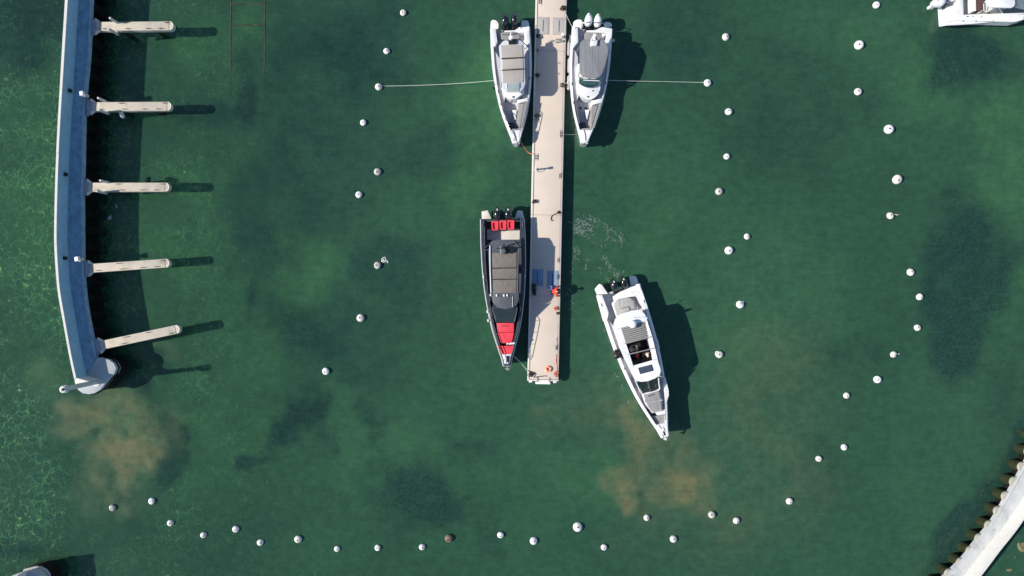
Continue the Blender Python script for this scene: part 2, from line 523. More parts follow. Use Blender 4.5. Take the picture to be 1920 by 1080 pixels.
def sheet(name, zfun, attrs, step, mat, kind='structure'):
    xs, ys = axis(-40, 40, step, 420), axis(-25, 25, step, 420)
    X, Y = np.meshgrid(xs, ys, indexing='ij')
    px, py = 960 + 27 * X, 540 - 27 * Y
    Z = zfun(px, py)
    nx, ny = len(xs), len(ys)
    co = np.stack([X, Y, Z], -1).reshape(-1, 3).astype(np.float32)
    idx = np.arange(nx * ny).reshape(nx, ny)
    q = np.stack([idx[:-1, :-1], idx[1:, :-1], idx[1:, 1:], idx[:-1, 1:]], -1).reshape(-1, 4)
    me = bpy.data.meshes.new(name)
    me.vertices.add(len(co))
    me.vertices.foreach_set('co', co.ravel())
    me.loops.add(q.size)
    me.loops.foreach_set('vertex_index', q.ravel().astype(np.int32))
    me.polygons.add(len(q))
    me.polygons.foreach_set('loop_start', np.arange(0, q.size, 4, dtype=np.int32))
    me.polygons.foreach_set('loop_total', np.full(len(q), 4, dtype=np.int32))
    me.update(calc_edges=True)
    me.polygons.foreach_set('use_smooth', [True] * len(me.polygons))
    for an, f in attrs.items():
        at = me.attributes.new(an, 'FLOAT', 'POINT')
        at.data.foreach_set('value', f(px, py).ravel().astype(np.float32))
    me.materials.append(mat)
    o = bpy.data.objects.new(name, me)
    COL.objects.link(o)
    o['kind'] = kind
    return o


def f_clear(px, py):
    c = 1 - sstep(380, 900, px + 120 * (fbm(px, py, 160, 5) - .5))
    c = np.maximum(c * 1.0, 0.55 * sstep(760, 1000, py) * (1 - sstep(700, 1250, px)))
    c = np.maximum(c, 0.35 * (1 - sstep(0, 150, py)) * (1 - sstep(650, 950, px)))
    c = np.maximum(c, 0.95 * (1 - sstep(0.6, 1.3, np.hypot((px - 465) / 120, (py - 20) / 150))))
    return np.clip(c * (1 - 0.95 * np.minimum(1, 1.6 * f_silt(px, py))), 0, 1)


def f_silt(px, py):
    return np.clip(blobs(px, py, SILT, 42, 11, 60, 0.0, 1.35) * np.clip(-0.15 + 2.3 * fbm(px, py, 30, 77, 6), 0.05, 2), 0, 1.2)


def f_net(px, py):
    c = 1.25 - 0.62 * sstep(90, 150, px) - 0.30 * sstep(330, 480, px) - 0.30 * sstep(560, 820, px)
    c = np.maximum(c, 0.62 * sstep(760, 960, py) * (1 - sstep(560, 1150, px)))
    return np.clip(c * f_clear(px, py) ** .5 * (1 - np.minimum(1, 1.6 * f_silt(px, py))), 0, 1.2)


def f_weed(px, py):
    b = blobs(px, py, WEED, 62, 23, 85)
    return np.clip(b * np.clip(-0.25 + 2.5 * fbm(px, py, 48, 91, 6), 0.1, 2), 0, 1)


def f_lush(px, py):
    return np.clip(blobs(px, py, LUSH, 60, 61, 90) * np.clip(-0.1 + 2.2 * fbm(px, py, 50, 33, 5), 0, 2), 0, 1)


def attr(nt, name):
    n = nt.nodes.new('ShaderNodeAttribute')
    n.attribute_name = name
    return n.outputs['Fac']


def water_material():
    m, nt, out = new_mat('water')
    geo = nd(nt, 'ShaderNodeNewGeometry')
    pos = geo.outputs['Position']
    clear, silt, weed, lush = (attr(nt, a) for a in ('clear', 'silt', 'weed', 'lush'))
    weed = math_n(nt, 'MULTIPLY', weed, ramp_n(nt, noise_n(nt, pos, 5.0, 4.0, 0.75), 0.3, 0.7, 0.5, 1.15))
    # colour of what is suspended in the water
    big = ramp_n(nt, noise_n(nt, pos, 0.09, 4.0, 0.6), 0.3, 0.7)
    teal = mix_c(nt, big, (0.0230, 0.069, 0.0420), (0.0300, 0.086, 0.0500))
    green = mix_c(nt, lush, teal, (0.038, 0.113, 0.053))
    dark = mix_c(nt, math_n(nt, 'MULTIPLY', weed, 0.82), green, (0.0115, 0.033, 0.031))
    sn = ramp_n(nt, noise_n(nt, pos, 0.8, 5.0, 0.65, 0.6), 0.3, 0.75, 0.65, 1.1)
    sfac = math_n(nt, 'MULTIPLY', silt, sn, clamp=True)
    body = mix_c(nt, sfac, dark, (0.111, 0.117, 0.060))
    lift = math_n(nt, 'MULTIPLY_ADD', clear, 0.42, 1.0)
    stk = nd(nt, 'ShaderNodeMapping')  # faint streaks in the colour stand for ripple glints
    stk.inputs['Scale'].default_value = (0.7, 3.6, 1.0)
    nt.links.new(pos, stk.inputs['Vector'])
    fine = math_n(nt, 'MULTIPLY', ramp_n(nt, noise_n(nt, pos, 1.6, 6.0, 0.7), 0.25, 0.75, 0.82, 1.16), ramp_n(nt, noise_n(nt, stk.outputs[0], 1.1, 5.0, 0.7), 0.25, 0.75, 0.92, 1.08))
    sc = nt.nodes.new('ShaderNodeVectorMath')
    sc.operation = 'SCALE'
    nt.links.new(body, sc.inputs[0])
    nt.links.new(math_n(nt, 'MULTIPLY', fine, lift), sc.inputs['Scale'])
    body = sc.outputs[0]
    dif = nd(nt, 'ShaderNodeBsdfDiffuse')
    nt.links.new(body, dif.inputs['Color'])
    # caustic net of gathered sunlight, painted into the transparent tint
    warp = nt.nodes.new('ShaderNodeTexNoise')
    warp.inputs['Scale'].default_value = 0.7
    warp.inputs['Detail'].default_value = 5.0
    warp.inputs['Roughness'].default_value = 0.62
    nt.links.new(pos, warp.inputs['Vector'])
    wv = nt.nodes.new('ShaderNodeVectorMath')
    wv.operation = 'SCALE'
    wv.inputs['Scale'].default_value = 2.0
    nt.links.new(warp.outputs['Color'], wv.inputs[0])
    wp = nt.nodes.new('ShaderNodeVectorMath')
    wp.operation = 'ADD'
    nt.links.new(pos, wp.inputs[0])
    nt.links.new(wv.outputs[0], wp.inputs[1])
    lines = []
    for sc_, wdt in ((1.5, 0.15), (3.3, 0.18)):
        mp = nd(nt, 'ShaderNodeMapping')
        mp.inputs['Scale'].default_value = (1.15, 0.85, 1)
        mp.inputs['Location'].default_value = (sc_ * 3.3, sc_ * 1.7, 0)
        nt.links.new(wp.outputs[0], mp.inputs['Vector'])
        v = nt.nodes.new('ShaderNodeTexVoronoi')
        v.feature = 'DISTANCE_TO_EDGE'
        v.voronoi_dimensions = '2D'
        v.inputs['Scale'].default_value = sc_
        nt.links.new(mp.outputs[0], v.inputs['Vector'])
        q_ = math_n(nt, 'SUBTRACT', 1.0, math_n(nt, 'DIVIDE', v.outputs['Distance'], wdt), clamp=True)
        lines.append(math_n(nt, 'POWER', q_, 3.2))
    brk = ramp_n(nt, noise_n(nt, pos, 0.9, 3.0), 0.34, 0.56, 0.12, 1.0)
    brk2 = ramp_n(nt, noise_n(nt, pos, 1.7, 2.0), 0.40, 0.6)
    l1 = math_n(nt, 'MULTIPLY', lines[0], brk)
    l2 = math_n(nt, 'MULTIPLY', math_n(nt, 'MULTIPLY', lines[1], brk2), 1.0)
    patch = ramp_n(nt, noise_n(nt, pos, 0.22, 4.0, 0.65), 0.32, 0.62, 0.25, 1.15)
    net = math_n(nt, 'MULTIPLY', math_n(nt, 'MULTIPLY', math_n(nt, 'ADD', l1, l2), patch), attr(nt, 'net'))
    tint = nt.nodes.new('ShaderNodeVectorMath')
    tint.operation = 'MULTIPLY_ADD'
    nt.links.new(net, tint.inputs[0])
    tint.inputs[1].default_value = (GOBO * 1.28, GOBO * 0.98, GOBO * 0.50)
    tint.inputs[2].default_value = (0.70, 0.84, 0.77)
    tr = nd(nt, 'ShaderNodeBsdfTransparent')
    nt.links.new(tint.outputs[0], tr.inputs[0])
    turb = math_n(nt, 'MULTIPLY_ADD', clear, -0.47, 0.90)
    turb = math_n(nt, 'MULTIPLY_ADD', silt, 0.35, turb, clamp=True)
    mx = nd(nt, 'ShaderNodeMixShader')
    nt.links.new(turb, mx.inputs[0])
    nt.links.new(tr.outputs[0], mx.inputs[1])
    nt.links.new(dif.outputs[0], mx.inputs[2])
    # mirror of the sky, broken by small ripples
    rip = nd(nt, 'ShaderNodeMapping')
    rip.inputs['Scale'].default_value = (1.0, 2.4, 1.0)
    nt.links.new(pos, rip.inputs['Vector'])
    rn = noise_n(nt, rip.outputs[0], 1.6, 4.0, 0.6, 0.5)
    bp = nd(nt, 'ShaderNodeBump')
    bp.inputs['Strength'].default_value = 0.4
    bp.inputs['Distance'].default_value = 0.07
    nt.links.new(rn, bp.inputs['Height'])
    gl = nd(nt, 'ShaderNodeBsdfGlossy')
    gl.inputs['Roughness'].default_value = 0.06
    nt.links.new(bp.outputs[0], gl.inputs['Normal'])
    fr = nd(nt, 'ShaderNodeFresnel')
    fr.inputs['IOR'].default_value = 1.33
    nt.links.new(bp.outputs[0], fr.inputs['Normal'])
    mx2 = nd(nt, 'ShaderNodeMixShader')
    nt.links.new(fr.outputs[0], mx2.inputs[0])
    nt.links.new(mx.outputs[0], mx2.inputs[1])
    nt.links.new(gl.outputs[0], mx2.inputs[2])
    nt.links.new(mx2.outputs[0], out.inputs[0])
    return m


def bed_material():
    m, nt, out = new_mat('sea bed')
    geo = nd(nt, 'ShaderNodeNewGeometry')
    pos = geo.outputs['Position']
    weed, lush = attr(nt, 'weed'), attr(nt, 'lush')
    n1 = ramp_n(nt, noise_n(nt, pos, 0.5, 6.0, 0.7), 0.3, 0.7)
    n2 = ramp_n(nt, noise_n(nt, pos, 4.0, 5.0, 0.75), 0.3, 0.72)
    c = mix_c(nt, n1, (0.085, 0.215, 0.150), (0.120, 0.270, 0.160))
    c = mix_c(nt, lush, c, (0.140, 0.32, 0.150))
    c = mix_c(nt, math_n(nt, 'MULTIPLY', n2, 0.6), c, (0.05, 0.12, 0.08))
    n3 = ramp_n(nt, noise_n(nt, pos, 7.0, 5.0, 0.8), 0.50, 0.68)
    c = mix_c(nt, math_n(nt, 'MULTIPLY', n3, 0.75), c, (0.30, 0.46, 0.25))
    c = mix_c(nt, weed, c, (0.035, 0.075, 0.065))
    b = nd(nt, 'ShaderNodeBsdfDiffuse')
    nt.links.new(c, b.inputs[0])
    nt.links.new(b.outputs[0], out.inputs[0])
    return m


GOBO = 5.2


def bed_z(px, py):
    d = 0.85 + 1.5 * sstep(350, 900, px) + 0.5 * (fbm(px, py, 130, 71) - .5)
    return -d


sheet('sea_bed', bed_z, {'weed': f_weed, 'lush': f_lush}, 0.4, bed_material())
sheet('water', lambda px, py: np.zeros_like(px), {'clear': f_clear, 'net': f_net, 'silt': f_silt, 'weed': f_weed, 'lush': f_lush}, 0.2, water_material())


# ------------------------------------------------------------------ breakwaters
ZP, ZD = 3.0, 1.85


def breakwater(name, label, outer_px, inner_px, face_mat, cap_mat, deck_mat, block, rng_seed, pile_mat, head_mat, proud, ZP, ZD, ph):
    rnd = random.Random(rng_seed)
    root = thing(name, label, 'breakwater')
    step = 0.45
    O = resample([P(x, y, ZP) for x, y in outer_px], step)
    D = resample([P(x, y, ZD) for x, y in inner_px], step)
    n = min(len(O), len(D))

    def pick(L, k):
        t = k / (n - 1) * (len(L) - 1)
        i = min(int(t), len(L) - 2)
        return L[i].lerp(L[i + 1], t - i)
    O = [pick(O, k) for k in range(n)]
    D = [pick(D, k) for k in range(n)]
    W = [(D[k] - O[k]) for k in range(n)]
    for w in W:
        w.z = 0
    U = [w.normalized() for w in W]
    T = .19

    def cut(L, a, b):
        """points of polyline L between stations a and b, with both ends drawn in by a 9 mm joint"""
        pts = [L[k].copy() for k in range(a, b + 1)]
        e = (pts[1] - pts[0]).normalized() * .009
        f = (pts[-2] - pts[-1]).normalized() * .009
        pts[0] += e
        pts[-1] += f
        return pts
    P_in = [O[k] + U[k] * T for k in range(n)]
    P_dk = [O[k] + U[k] * (T + .004) for k in range(n)]
    k = 0
    while k < n - 1:
        e = min(n - 1, k + block)
        if n - 1 - e < 2:
            e = n - 1
        bm = bmesh.new()
        add_strip(bm, cut(O, k, e), cut(P_in, k, e), ZD - .35, ZP - .062)
        pb_ = fin('parapet_block', bm, face_mat, root, 30)
        bm = bmesh.new()
        add_strip(bm, cut([o - u * .015 for o, u in zip(O, U)], k, e), cut([o + u * .012 for o, u in zip(P_in, U)], k, e), ZP - .06, ZP + rnd.uniform(-.008, .008))
        fin('coping', bm, cap_mat, pb_, 30)
        bm = bmesh.new()
        add_strip(bm, cut(P_dk, k, e), cut(D, k, e), ZD - .33, ZD + rnd.uniform(-.006, .006))
        fin('deck_slab', bm, deck_mat, root, 30)
        k = e
    bm = bmesh.new()
    inn = [D[k] - U[k] * .62 for k in range(n)]
    add_strip(bm, [O[k] + U[k] * .05 for k in range(n)], inn, -2.6, ZD - .36)
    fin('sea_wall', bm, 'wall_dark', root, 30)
    # kerb along the open edge
    bm = bmesh.new()
    add_strip(bm, [D[k] - U[k] * .10 for k in range(n)], [D[k] - U[k] * .012 for k in range(n)], ZD + .012, ZD + .07)
    fin('kerb', bm, deck_mat, root, 30)
    # piles under the edge
    dist, nxt = 0.0, 0.3
    pm = cm = None
    for k in range(n - 1):
        seg = (D[k + 1] - D[k]).length
        while nxt < dist + seg:
            c = D[k].lerp(D[k + 1], (nxt - dist) / seg) - U[k] * (.36 - proud)
            if pm is None:
                bm = bmesh.new()
                add_lathe(bm, [(.36, -2.5), (.36, ZD - ph - .22)], (0, 0), 18)
                po = fin('pile', bm, pile_mat, root)
                bm = bmesh.new()
                add_lathe(bm, [(.365, ZD - ph - .217), (.37, ZD - ph - .12), (.35, ZD - ph - .01), (0, ZD - ph)], (0, 0), 18)
                co = fin('pile_head', bm, head_mat, root)
                pm, cm = po.data, co.data
            else:
                po, co = po.copy(), co.copy()
                COL.objects.link(po)
                COL.objects.link(co)
            po.location = co.location = (c.x, c.y, 0)
            nxt += 1.15
        dist += seg
    return root, O, D, U


LEFT_OUT = [(127, -70), (122, 0), (113, 150), (105, 300), (101.7, 424), (102.7, 478), (108, 543), (118, 601), (130.5, 670), (140, 713)]
LEFT_IN = [(174, -70), (170.8, 0), (166, 105), (158, 197), (155, 338), (154, 370), (155, 493), (157.6, 540), (161.8, 575), (167.6, 608), (173.4, 637), (179.6, 671)]
left_bw, LO, LD, LU = breakwater('breakwater', 'long curved concrete breakwater with white parapet and blue shaded deck at left', LEFT_OUT, LEFT_IN, 'parapet', 'conc_cap', 'conc_deck_shade', 9, 3, 'pile_shaded', 'wall_dark', .015, ZP, ZD, .36)
# its rounded head
hp = [(179.6, 671.5), (189, 671), (204.5, 674.5), (213.5, 681.5), (218, 691), (214, 701), (204.5, 710), (188, 731), (177, 737.5), (166.6, 739.5),
      (154, 737.5), (145, 730), (140.4, 719)]
hw = [P(x, y, ZD).xy for x, y in hp]
o_end = LO[-1].xy
hpts = hw + [Vector((o_end.x, o_end.y - .012))]
# first run along the joint to the last deck slab
dj = (LD[-1].xy - o_end).normalized()
nj = Vector((dj.y, -dj.x)) * .02
hpts = [LD[-1].xy + nj] + hw[1:] + [o_end + nj]
bm = bmesh.new()
add_prism(bm, hpts, 1.3, ZD - .003, .05)
fin('head_slab', bm, 'conc', left_bw, 30)
cen = sum(hpts, Vector((0, 0))) / len(hpts)
bm = bmesh.new()
add_prism(bm, [cen + (p - cen) * .95 for p in hpts], -2.6, 1.29)
fin('head_wall', bm, 'wall_dark', left_bw, 30)
bm = bmesh.new()
add_tube(bm, [(p.x, p.y, 1.55) for p in [cen + (q - cen) * 1.015 for q in hpts[1:-1]]], .07, 8)
fin('fender_rail', bm, 'wall_dark', left_bw)
bm = bmesh.new()
add_prism(bm, [P(x, y, ZP).xy for x, y in ((140.0, 713.5), (142.8, 708.5), (168, 715.5), (140.6, 719.5))], ZD + .003, ZP - .002, .012)
fin('parapet_end', bm, 'conc_cap', left_bw, 30)
for (x, y) in ((124, 174), (115, 327), (115.5, 485)):
    c = P(x, y, 2.35)
    k = min(range(len(LO)), key=lambda i: abs(LO[i].y - c.y))
    q = LO[k] + LU[k] * .30
    bm = bmesh.new()
    add_box(bm, (q.x, q.y, 2.3), (.12, .22, .28), 0, .02)
    add_box(bm, (q.x + .1, q.y, 2.42), (.16, .12, .06), 0, .01)
    fin('wall_lamp', bm, 'black', left_bw)

RIGHT_OUT = [(1962, 908), (1945, 935), (1920, 974), (1903, 998), (1874, 1034), (1840, 1079), (1796, 1134)]
RIGHT_IN = [(1946, 800), (1933, 835), (1920, 866), (1888, 923), (1860, 972), (1828, 1012), (1802, 1046), (1768, 1079), (1722, 1126)]
right_bw, RO, RD, RU = breakwater('breakwater', 'pale sunlit curved concrete breakwater on brown piles in the lower right corner', RIGHT_OUT, [(x + 4, y + 3) for x, y in RIGHT_IN], 'conc_cap', 'conc_cap', 'conc_light', 9, 5, 'pile', 'pile_cap', .08, 2.1, 1.15, .08)

# beacon on the head of the left breakwater
bc = P(181, 716, ZD)
beacon = thing('beacon_mast', 'tall pale beacon column with white lantern on the left breakwater head', 'beacon', (bc.x, bc.y, ZD))
bm = bmesh.new()
add_lathe(bm, [(.30, 0), (.30, .05), (.17, .06), (.14, 3.05), (.15, 3.06), (.15, 3.1)], (0, 0), 16)
fin('column', bm, 'pile_white', beacon)
bm = bmesh.new()
add_lathe(bm, [(.05, 3.105), (.24, 3.12), (.24, 3.2), (.20, 3.22), (.20, 3.42), (.24, 3.44), (.2, 3.5), (0, 3.52)], (0, 0), 8)
lan = fin('lantern', bm, 'pile_white', beacon)
bm = bmesh.new()
add_box(bm, (.02, .0, 3.56), (.16, .16, .07), .4, .02)
fin('lamp_cap', bm, 'black', lan)

for lx, ly, lab in ((153.5, 175.5, 'small white service box on the breakwater edge above the second finger'), (144.5, 485.5, 'small white service box on the breakwater edge above the fourth finger')):
    p = P(lx, ly, 2.5)
    t = thing('service_box', lab, 'service box', (p.x, p.y, ZD))
    bm = bmesh.new()
    add_box(bm, (0, 0, .25), (.16, .16, .5), 0, .01)
    fin('post', bm, 'pile_white', t)
    bm = bmesh.new()
    add_box(bm, (0, 0, .62), (.24, .30, .24), .2, .03)
    b = fin('housing', bm, 'gelcoat', t)
    bm = bmesh.new()
    add_box(bm, (.15, -.12, .60), (.10, .12, .1), .2, .02)
    fin('socket', bm, 'pile_white', b)

# finger jetties
ZF = 1.75
FING = [((180, 49.2), (324.2, 48.2), 8.3, 'topmost beige finger jetty with a rounded yellow nose and slanting posts'),
        ((171.5, 199.7), (320.2, 199), 8.3, 'second beige finger jetty from the top, with a white fender at its side'),
        ((164.5, 350.8), (316.6, 350.8), 8.4, 'third beige finger jetty from the top, with a dark fender at its side'),
        ((167, 503.2), (316.8, 493), 8.2, 'fourth beige finger jetty from the top, tilted a little'),
        ((187.5, 648), (336, 616.4), 8.2, 'lowest beige finger jetty, slanting up towards its end beside the breakwater head')]
finger_objs = []
for fi, (a, b, hwp, lab) in enumerate(FING):
    A, B = P(*a, ZF), P(*b, ZF)
    d = (B - A)
    L = d.length
    rz = math.atan2(d.y, d.x)
    hwid = hwp * (H - ZF) / F
    root = thing('finger_jetty', lab, 'jetty', (A.x, A.y, 0), rz, 'finger jetties on the left breakwater')
    finger_objs.append(root)
    bm = bmesh.new()
    add_prism(bm, fillet([(0, -hwid), (L - hwid * .9, -hwid), (L - hwid * .9, hwid), (0, hwid)], .02, 2), ZF - .38, ZF, .025)
    fin('deck', bm, 'finger', root, 30)
    bm = bmesh.new()
    arc = [(L - hwid * .9 + .003 + math.cos(t) * hwid * .95, math.sin(t) * hwid * 1.0) for t in [(-.5 + k / 12) * PI for k in range(13)]]
    add_prism(bm, arc, ZF - .36, ZF - .015, .07)
    fin('nose', bm, 'finger', root, 40)
    bm = bmesh.new()
    add_tube(bm, [(L - hwid * .9 + math.cos(t) * hwid * .92, math.sin(t) * hwid * .95, ZF - .02) for t in [(-.42 + .84 * k / 12) * PI for k in range(13)]], .05, 6)
    fin('nosing', bm, 'finger_end', root)
    bm = bmesh.new()
    add_prism(bm, [(-.36, -.62), (-.02, -.34), (-.02, .34), (-.36, .62)], ZF - .22, ZF - .03, .01)
    gw = fin('gangway_plate', bm, 'gangway', root, 30)
    for s in (1, -1):
        bm = bmesh.new()
        add_prism(bm, [(-.05, s * .33), (.0, s * .33), (.26, s * (hwid - .02)), (.26, s * (hwid + .02)), (-.05, s * .56)][::s], ZF - .1, ZF + .03, .01)
        fin('bracket', bm, 'pier_edge', root, 30)
    for fx in (.25, .72):
        bm = bmesh.new()
        add_lathe(bm, [(.16, -2.4), (.16, ZF - .385)], (L * fx, 0), 12)
        fin('pile', bm, 'pile', root)
    cl = [(.12, -1), (.38, 1), (.42, -1), (.68, -1), (.85, -1), (.93, 1)] if fi != 4 else [(.35, 1), (.3, -1), (.62, 1), (.9, -1)]
    for (cx, s) in cl:
        bm = bmesh.new()
        x0, y0 = L * cx, s * (hwid - .10)
        add_box(bm, (x0 - .07, y0, ZF + .035), (.04, .04, .07))
        add_box(bm, (x0 + .07, y0, ZF + .035), (.04, .04, .07))
        add_tube(bm, [(x0 - .17, y0, ZF + .085), (x0 - .05, y0, ZF + .08), (x0 + .05, y0, ZF + .08), (x0 + .17, y0, ZF + .085)], [.012, .022, .022, .012], 6)
        fin('cleat', bm, 'black_matt', root)

# upright guide posts bolted to the sides of the three upper fingers
for (fi, q, s_) in ((0, (205.7, 33.5), 1), (0, (203.5, 53.5), -1), (1, (183.5, 183.5), 1), (1, (185, 205.5), -1), (2, (187.5, 338.3), 1), (2, (181, 358), -1)):
    root = finger_objs[fi]
    inv = (Matrix.Translation(root.location) @ Matrix.Rotation(root.rotation_euler[2], 4, 'Z')).inverted()
    b = inv @ P(*q, 2.55)
    bm = bmesh.new()
    add_lathe(bm, [(.07, 1.42), (.085, 1.46), (.085, 2.48), (.06, 2.55), (0, 2.56)], (b.x, b.y), 10)
    gp = fin('guide_post', bm, 'pile_white', root)
    bm = bmesh.new()
    add_box(bm, (b.x, b.y - s_ * .10, 1.58), (.14, .26, .12), 0, .02)
    fin('bracket', bm, 'pile_white', gp)

# hanging fenders
def hang_fender(name, label, top_px, bot_px, z0, z1, r, mat, cat='fender'):
    a, b = P(*top_px, z1), P(*bot_px, z0)
    t = thing(name, label, cat, (a.x, a.y, 0))
    b = b - Vector((a.x, a.y, 0))
    a = Vector((0, 0, z1))
    d = (b - a)
    bm = bmesh.new()
    path = [a + d * k / 8 for k in range(9)]
    add_tube(bm, path, [r * v for v in (.35, .8, 1, 1, 1, 1, 1, .8, .35)], 12)
    fin('body', bm, mat, t, 50)
    bm = bmesh.new()
    add_tube(bm, [a - d.normalized() * .3 + Vector((0, 0, .2)), a], .02, 6)
    fin('lanyard', bm, 'rope_dark', t)
    return t


hang_fender('fender', 'white fender hanging at the lower edge of the second finger jetty', (226, 209.5), (231.5, 221.5), .55, 1.1, .14, 'gelcoat')
hang_fender('fender', 'dark fender hanging at the upper edge of the third finger jetty', (275.5, 340.5), (280.5, 333.5), .6, 1.2, .15, 'black')


# ------------------------------------------------------------------ central pier
ZQ = 0.62
pa, pb = P(1004.3, 0, ZQ), P(988.8, 711, ZQ)
d = (pa - pb)
p_rz = math.atan2(d.y, d.x) - PI / 2
pier = thing('pier', 'long straight beige pier down the middle with boats along both sides', 'pier', (pb.x, pb.y, 0), p_rz)
PIER_W = 58.3 * (H - ZQ) / F
PIER_INV = (Matrix.Translation((pb.x, pb.y, 0)) @ Matrix.Rotation(p_rz, 4, 'Z')).inverted()


def PL(px, py, z=ZQ):
    return PIER_INV @ P(px, py, z)


cuts = [0.0] + [PL(1020, y).y for y in (555, 403, 95)] + [PL(1030, -60).y]
for k, (y0, y1) in enumerate(zip(cuts, cuts[1:])):
    bm = bmesh.new()
    add_prism(bm, [(.14, y0 + .012), (PIER_W - .13, y0 + .012), (PIER_W - .13, y1 - .012), (.14, y1 - .012)], ZQ - .28, ZQ, .012)
    fin('deck_slab', bm, 'pier', pier, 30)
    bm = bmesh.new()
    add_box(bm, (PIER_W / 2, (y0 + y1) / 2, -.02), (PIER_W - .35, y1 - y0 - .5, .7))
    fin('float', bm, 'wall_dark', pier, 30)
    bm = bmesh.new()
    add_prism(bm, [(0, y0 + .008), (.125, y0 + .008), (.125, y1 - .008), (0, y1 - .008)], ZQ - .30, ZQ + .05, .025)
    fin('edge_rail', bm, 'pier_edge', pier, 30)
    bm = bmesh.new()
    add_prism(bm, [(PIER_W - .115, y0 + .008), (PIER_W, y0 + .008), (PIER_W, y1 - .008), (PIER_W - .115, y1 - .008)], ZQ - .30, ZQ + .045, .03)
    fin('fender_strip', bm, 'pier_grey', pier, 30)
    if k:
        bm = bmesh.new()
        add_box(bm, (PIER_W / 2, y0, ZQ + .006), (PIER_W - .3, .035, .012))
        fin('joint_cover', bm, 'aluminium', pier, 30)
bm = bmesh.new()
add_prism(bm, [(.0, -.10), (PIER_W, -.10), (PIER_W, -.012), (.0, -.012)], ZQ - .28, ZQ + .03, .02)
fin('end_rail', bm, 'pier_edge', pier, 30)

HATCH = [(1007.5, 33.5, 1029, 63.5), (1037, 34.5, 1059.5, 64), (997, 505.5, 1018.5, 535.5), (1026, 508.5, 1046.5, 538.5)]
for (x0, y0, x1, y1) in HATCH:
    a, b = PL(x0, y1), PL(x1, y0)
    bm = bmesh.new()
    add_prism(bm, fillet([(a.x, a.y), (b.x, a.y), (b.x, b.y), (a.x, b.y)], .03, 2), ZQ + .004, ZQ + .03, .008)
    hc = fin('hatch_cover', bm, 'hatch' if y0 < 200 else 'hatch_blue', pier, 30)
    if y0 > 200:
        hc['label'] = 'blue hatch cover'
    bm = bmesh.new()
    cx, cy = (a.x + b.x) / 2, (a.y + b.y) / 2
    add_box(bm, (cx, cy, ZQ + .037), (.035, (b.y - a.y) * .72, .012))
    fin('slot', bm, 'black_matt', hc, 30)
    bm = bmesh.new()
    add_ring(bm, [(a.x - .03, a.y - .03), (b.x + .03, a.y - .03), (b.x + .03, b.y + .03), (a.x - .03, b.y + .03)],
             [(a.x - .006, a.y - .006), (b.x + .006, a.y - .006), (b.x + .006, b.y + .006), (a.x - .006, b.y + .006)], ZQ + .003, ZQ + .022)
    fin('frame', bm, 'aluminium', hc, 30)


def cleat_mesh(bm, x, y, s=1.0, rz=PI / 2):
    ca, sa = math.cos(rz), math.sin(rz)
    R = lambda u, v: (x + u * ca - v * sa, y + u * sa + v * ca)
    for u in (-.08, .08):
        add_box(bm, (*R(u * s, 0), ZQ + .06), (.05 * s, .05 * s, .12))
    add_tube(bm, [(*R(-.22 * s, 0), ZQ + .14), (*R(-.08 * s, 0), ZQ + .125), (*R(.08 * s, 0), ZQ + .125), (*R(.22 * s, 0), ZQ + .14)],
             [.015, .03, .03, .015], 7)


for (x, y, s) in ((1011, 3, 1.1), (1004.5, 295, 1.1), (1054, 252, 1.3), (1052.5, 330, .9), (1006, 222, 1.0), (1051.5, 519, .8), (1050, 488, .8), (1047, 652, .9), (1001.5, 95, .8)):
    q = PL(x, y)
    bm = bmesh.new()
    cleat_mesh(bm, min(max(q.x, .22), PIER_W - .22), q.y, s)
    fin('cleat', bm, 'rope_dark', pier)
# ladder over the free end
bm = bmesh.new()
a, b = PL(1004, 714, .35), PL(1032, 709, .35)
add_prism(bm, [(a.x, -.36), (b.x, -.36), (b.x, -.12), (a.x, -.12)], .26, .33, .02)
lad = fin('boarding_step', bm, 'gelcoat', pier, 30)
for xx in (a.x + .1, b.x - .1):
    bm = bmesh.new()
    add_tube(bm, smooth_path([(xx, .15, ZQ + .02), (xx, -.05, ZQ + .1), (xx, -.2, .42), (xx, -.22, -.4)], 4), .022, 6)
    fin('ladder_rail', bm, 'steel', lad)
for xx in (.22, PIER_W - .25):
    bm = bmesh.new()
    add_box(bm, (xx, -.16, ZQ - .05), (.22, .12, .16), 0, .03)
    fin('corner_bumper', bm, 'gelcoat', pier)


def coil(name, label, px, py, mat, R=.17, turns=3.5, seed=1, cat='rope', r=.028, z=ZQ, mess=.35, tail=None):
    rnd = random.Random(seed)
    p = P(px, py, z)
    pts = []
    n = int(turns * 10)
    for k in range(n):
        t = k / n
        a = t * turns * 2 * PI
        rr = R * (.55 + .45 * math.sin(a * .37 + seed)) * (1 + rnd.uniform(-mess, mess))
        pts.append((p.x + rr * math.cos(a), p.y + rr * .9 * math.sin(a), z + r + .03 + .10 * t * (1 + rnd.uniform(-.5, .5))))
    if tail:
        pts += [tuple(P(*q[:2], q[2] if len(q) > 2 else z + .03)) for q in tail]
    bm = bmesh.new()
    add_tube(bm, smooth_path(pts, 2), r, 5)
    o = fin(name, bm, mat, None)
    tag(o, label, cat, 'rope coils on the central pier')
    return o


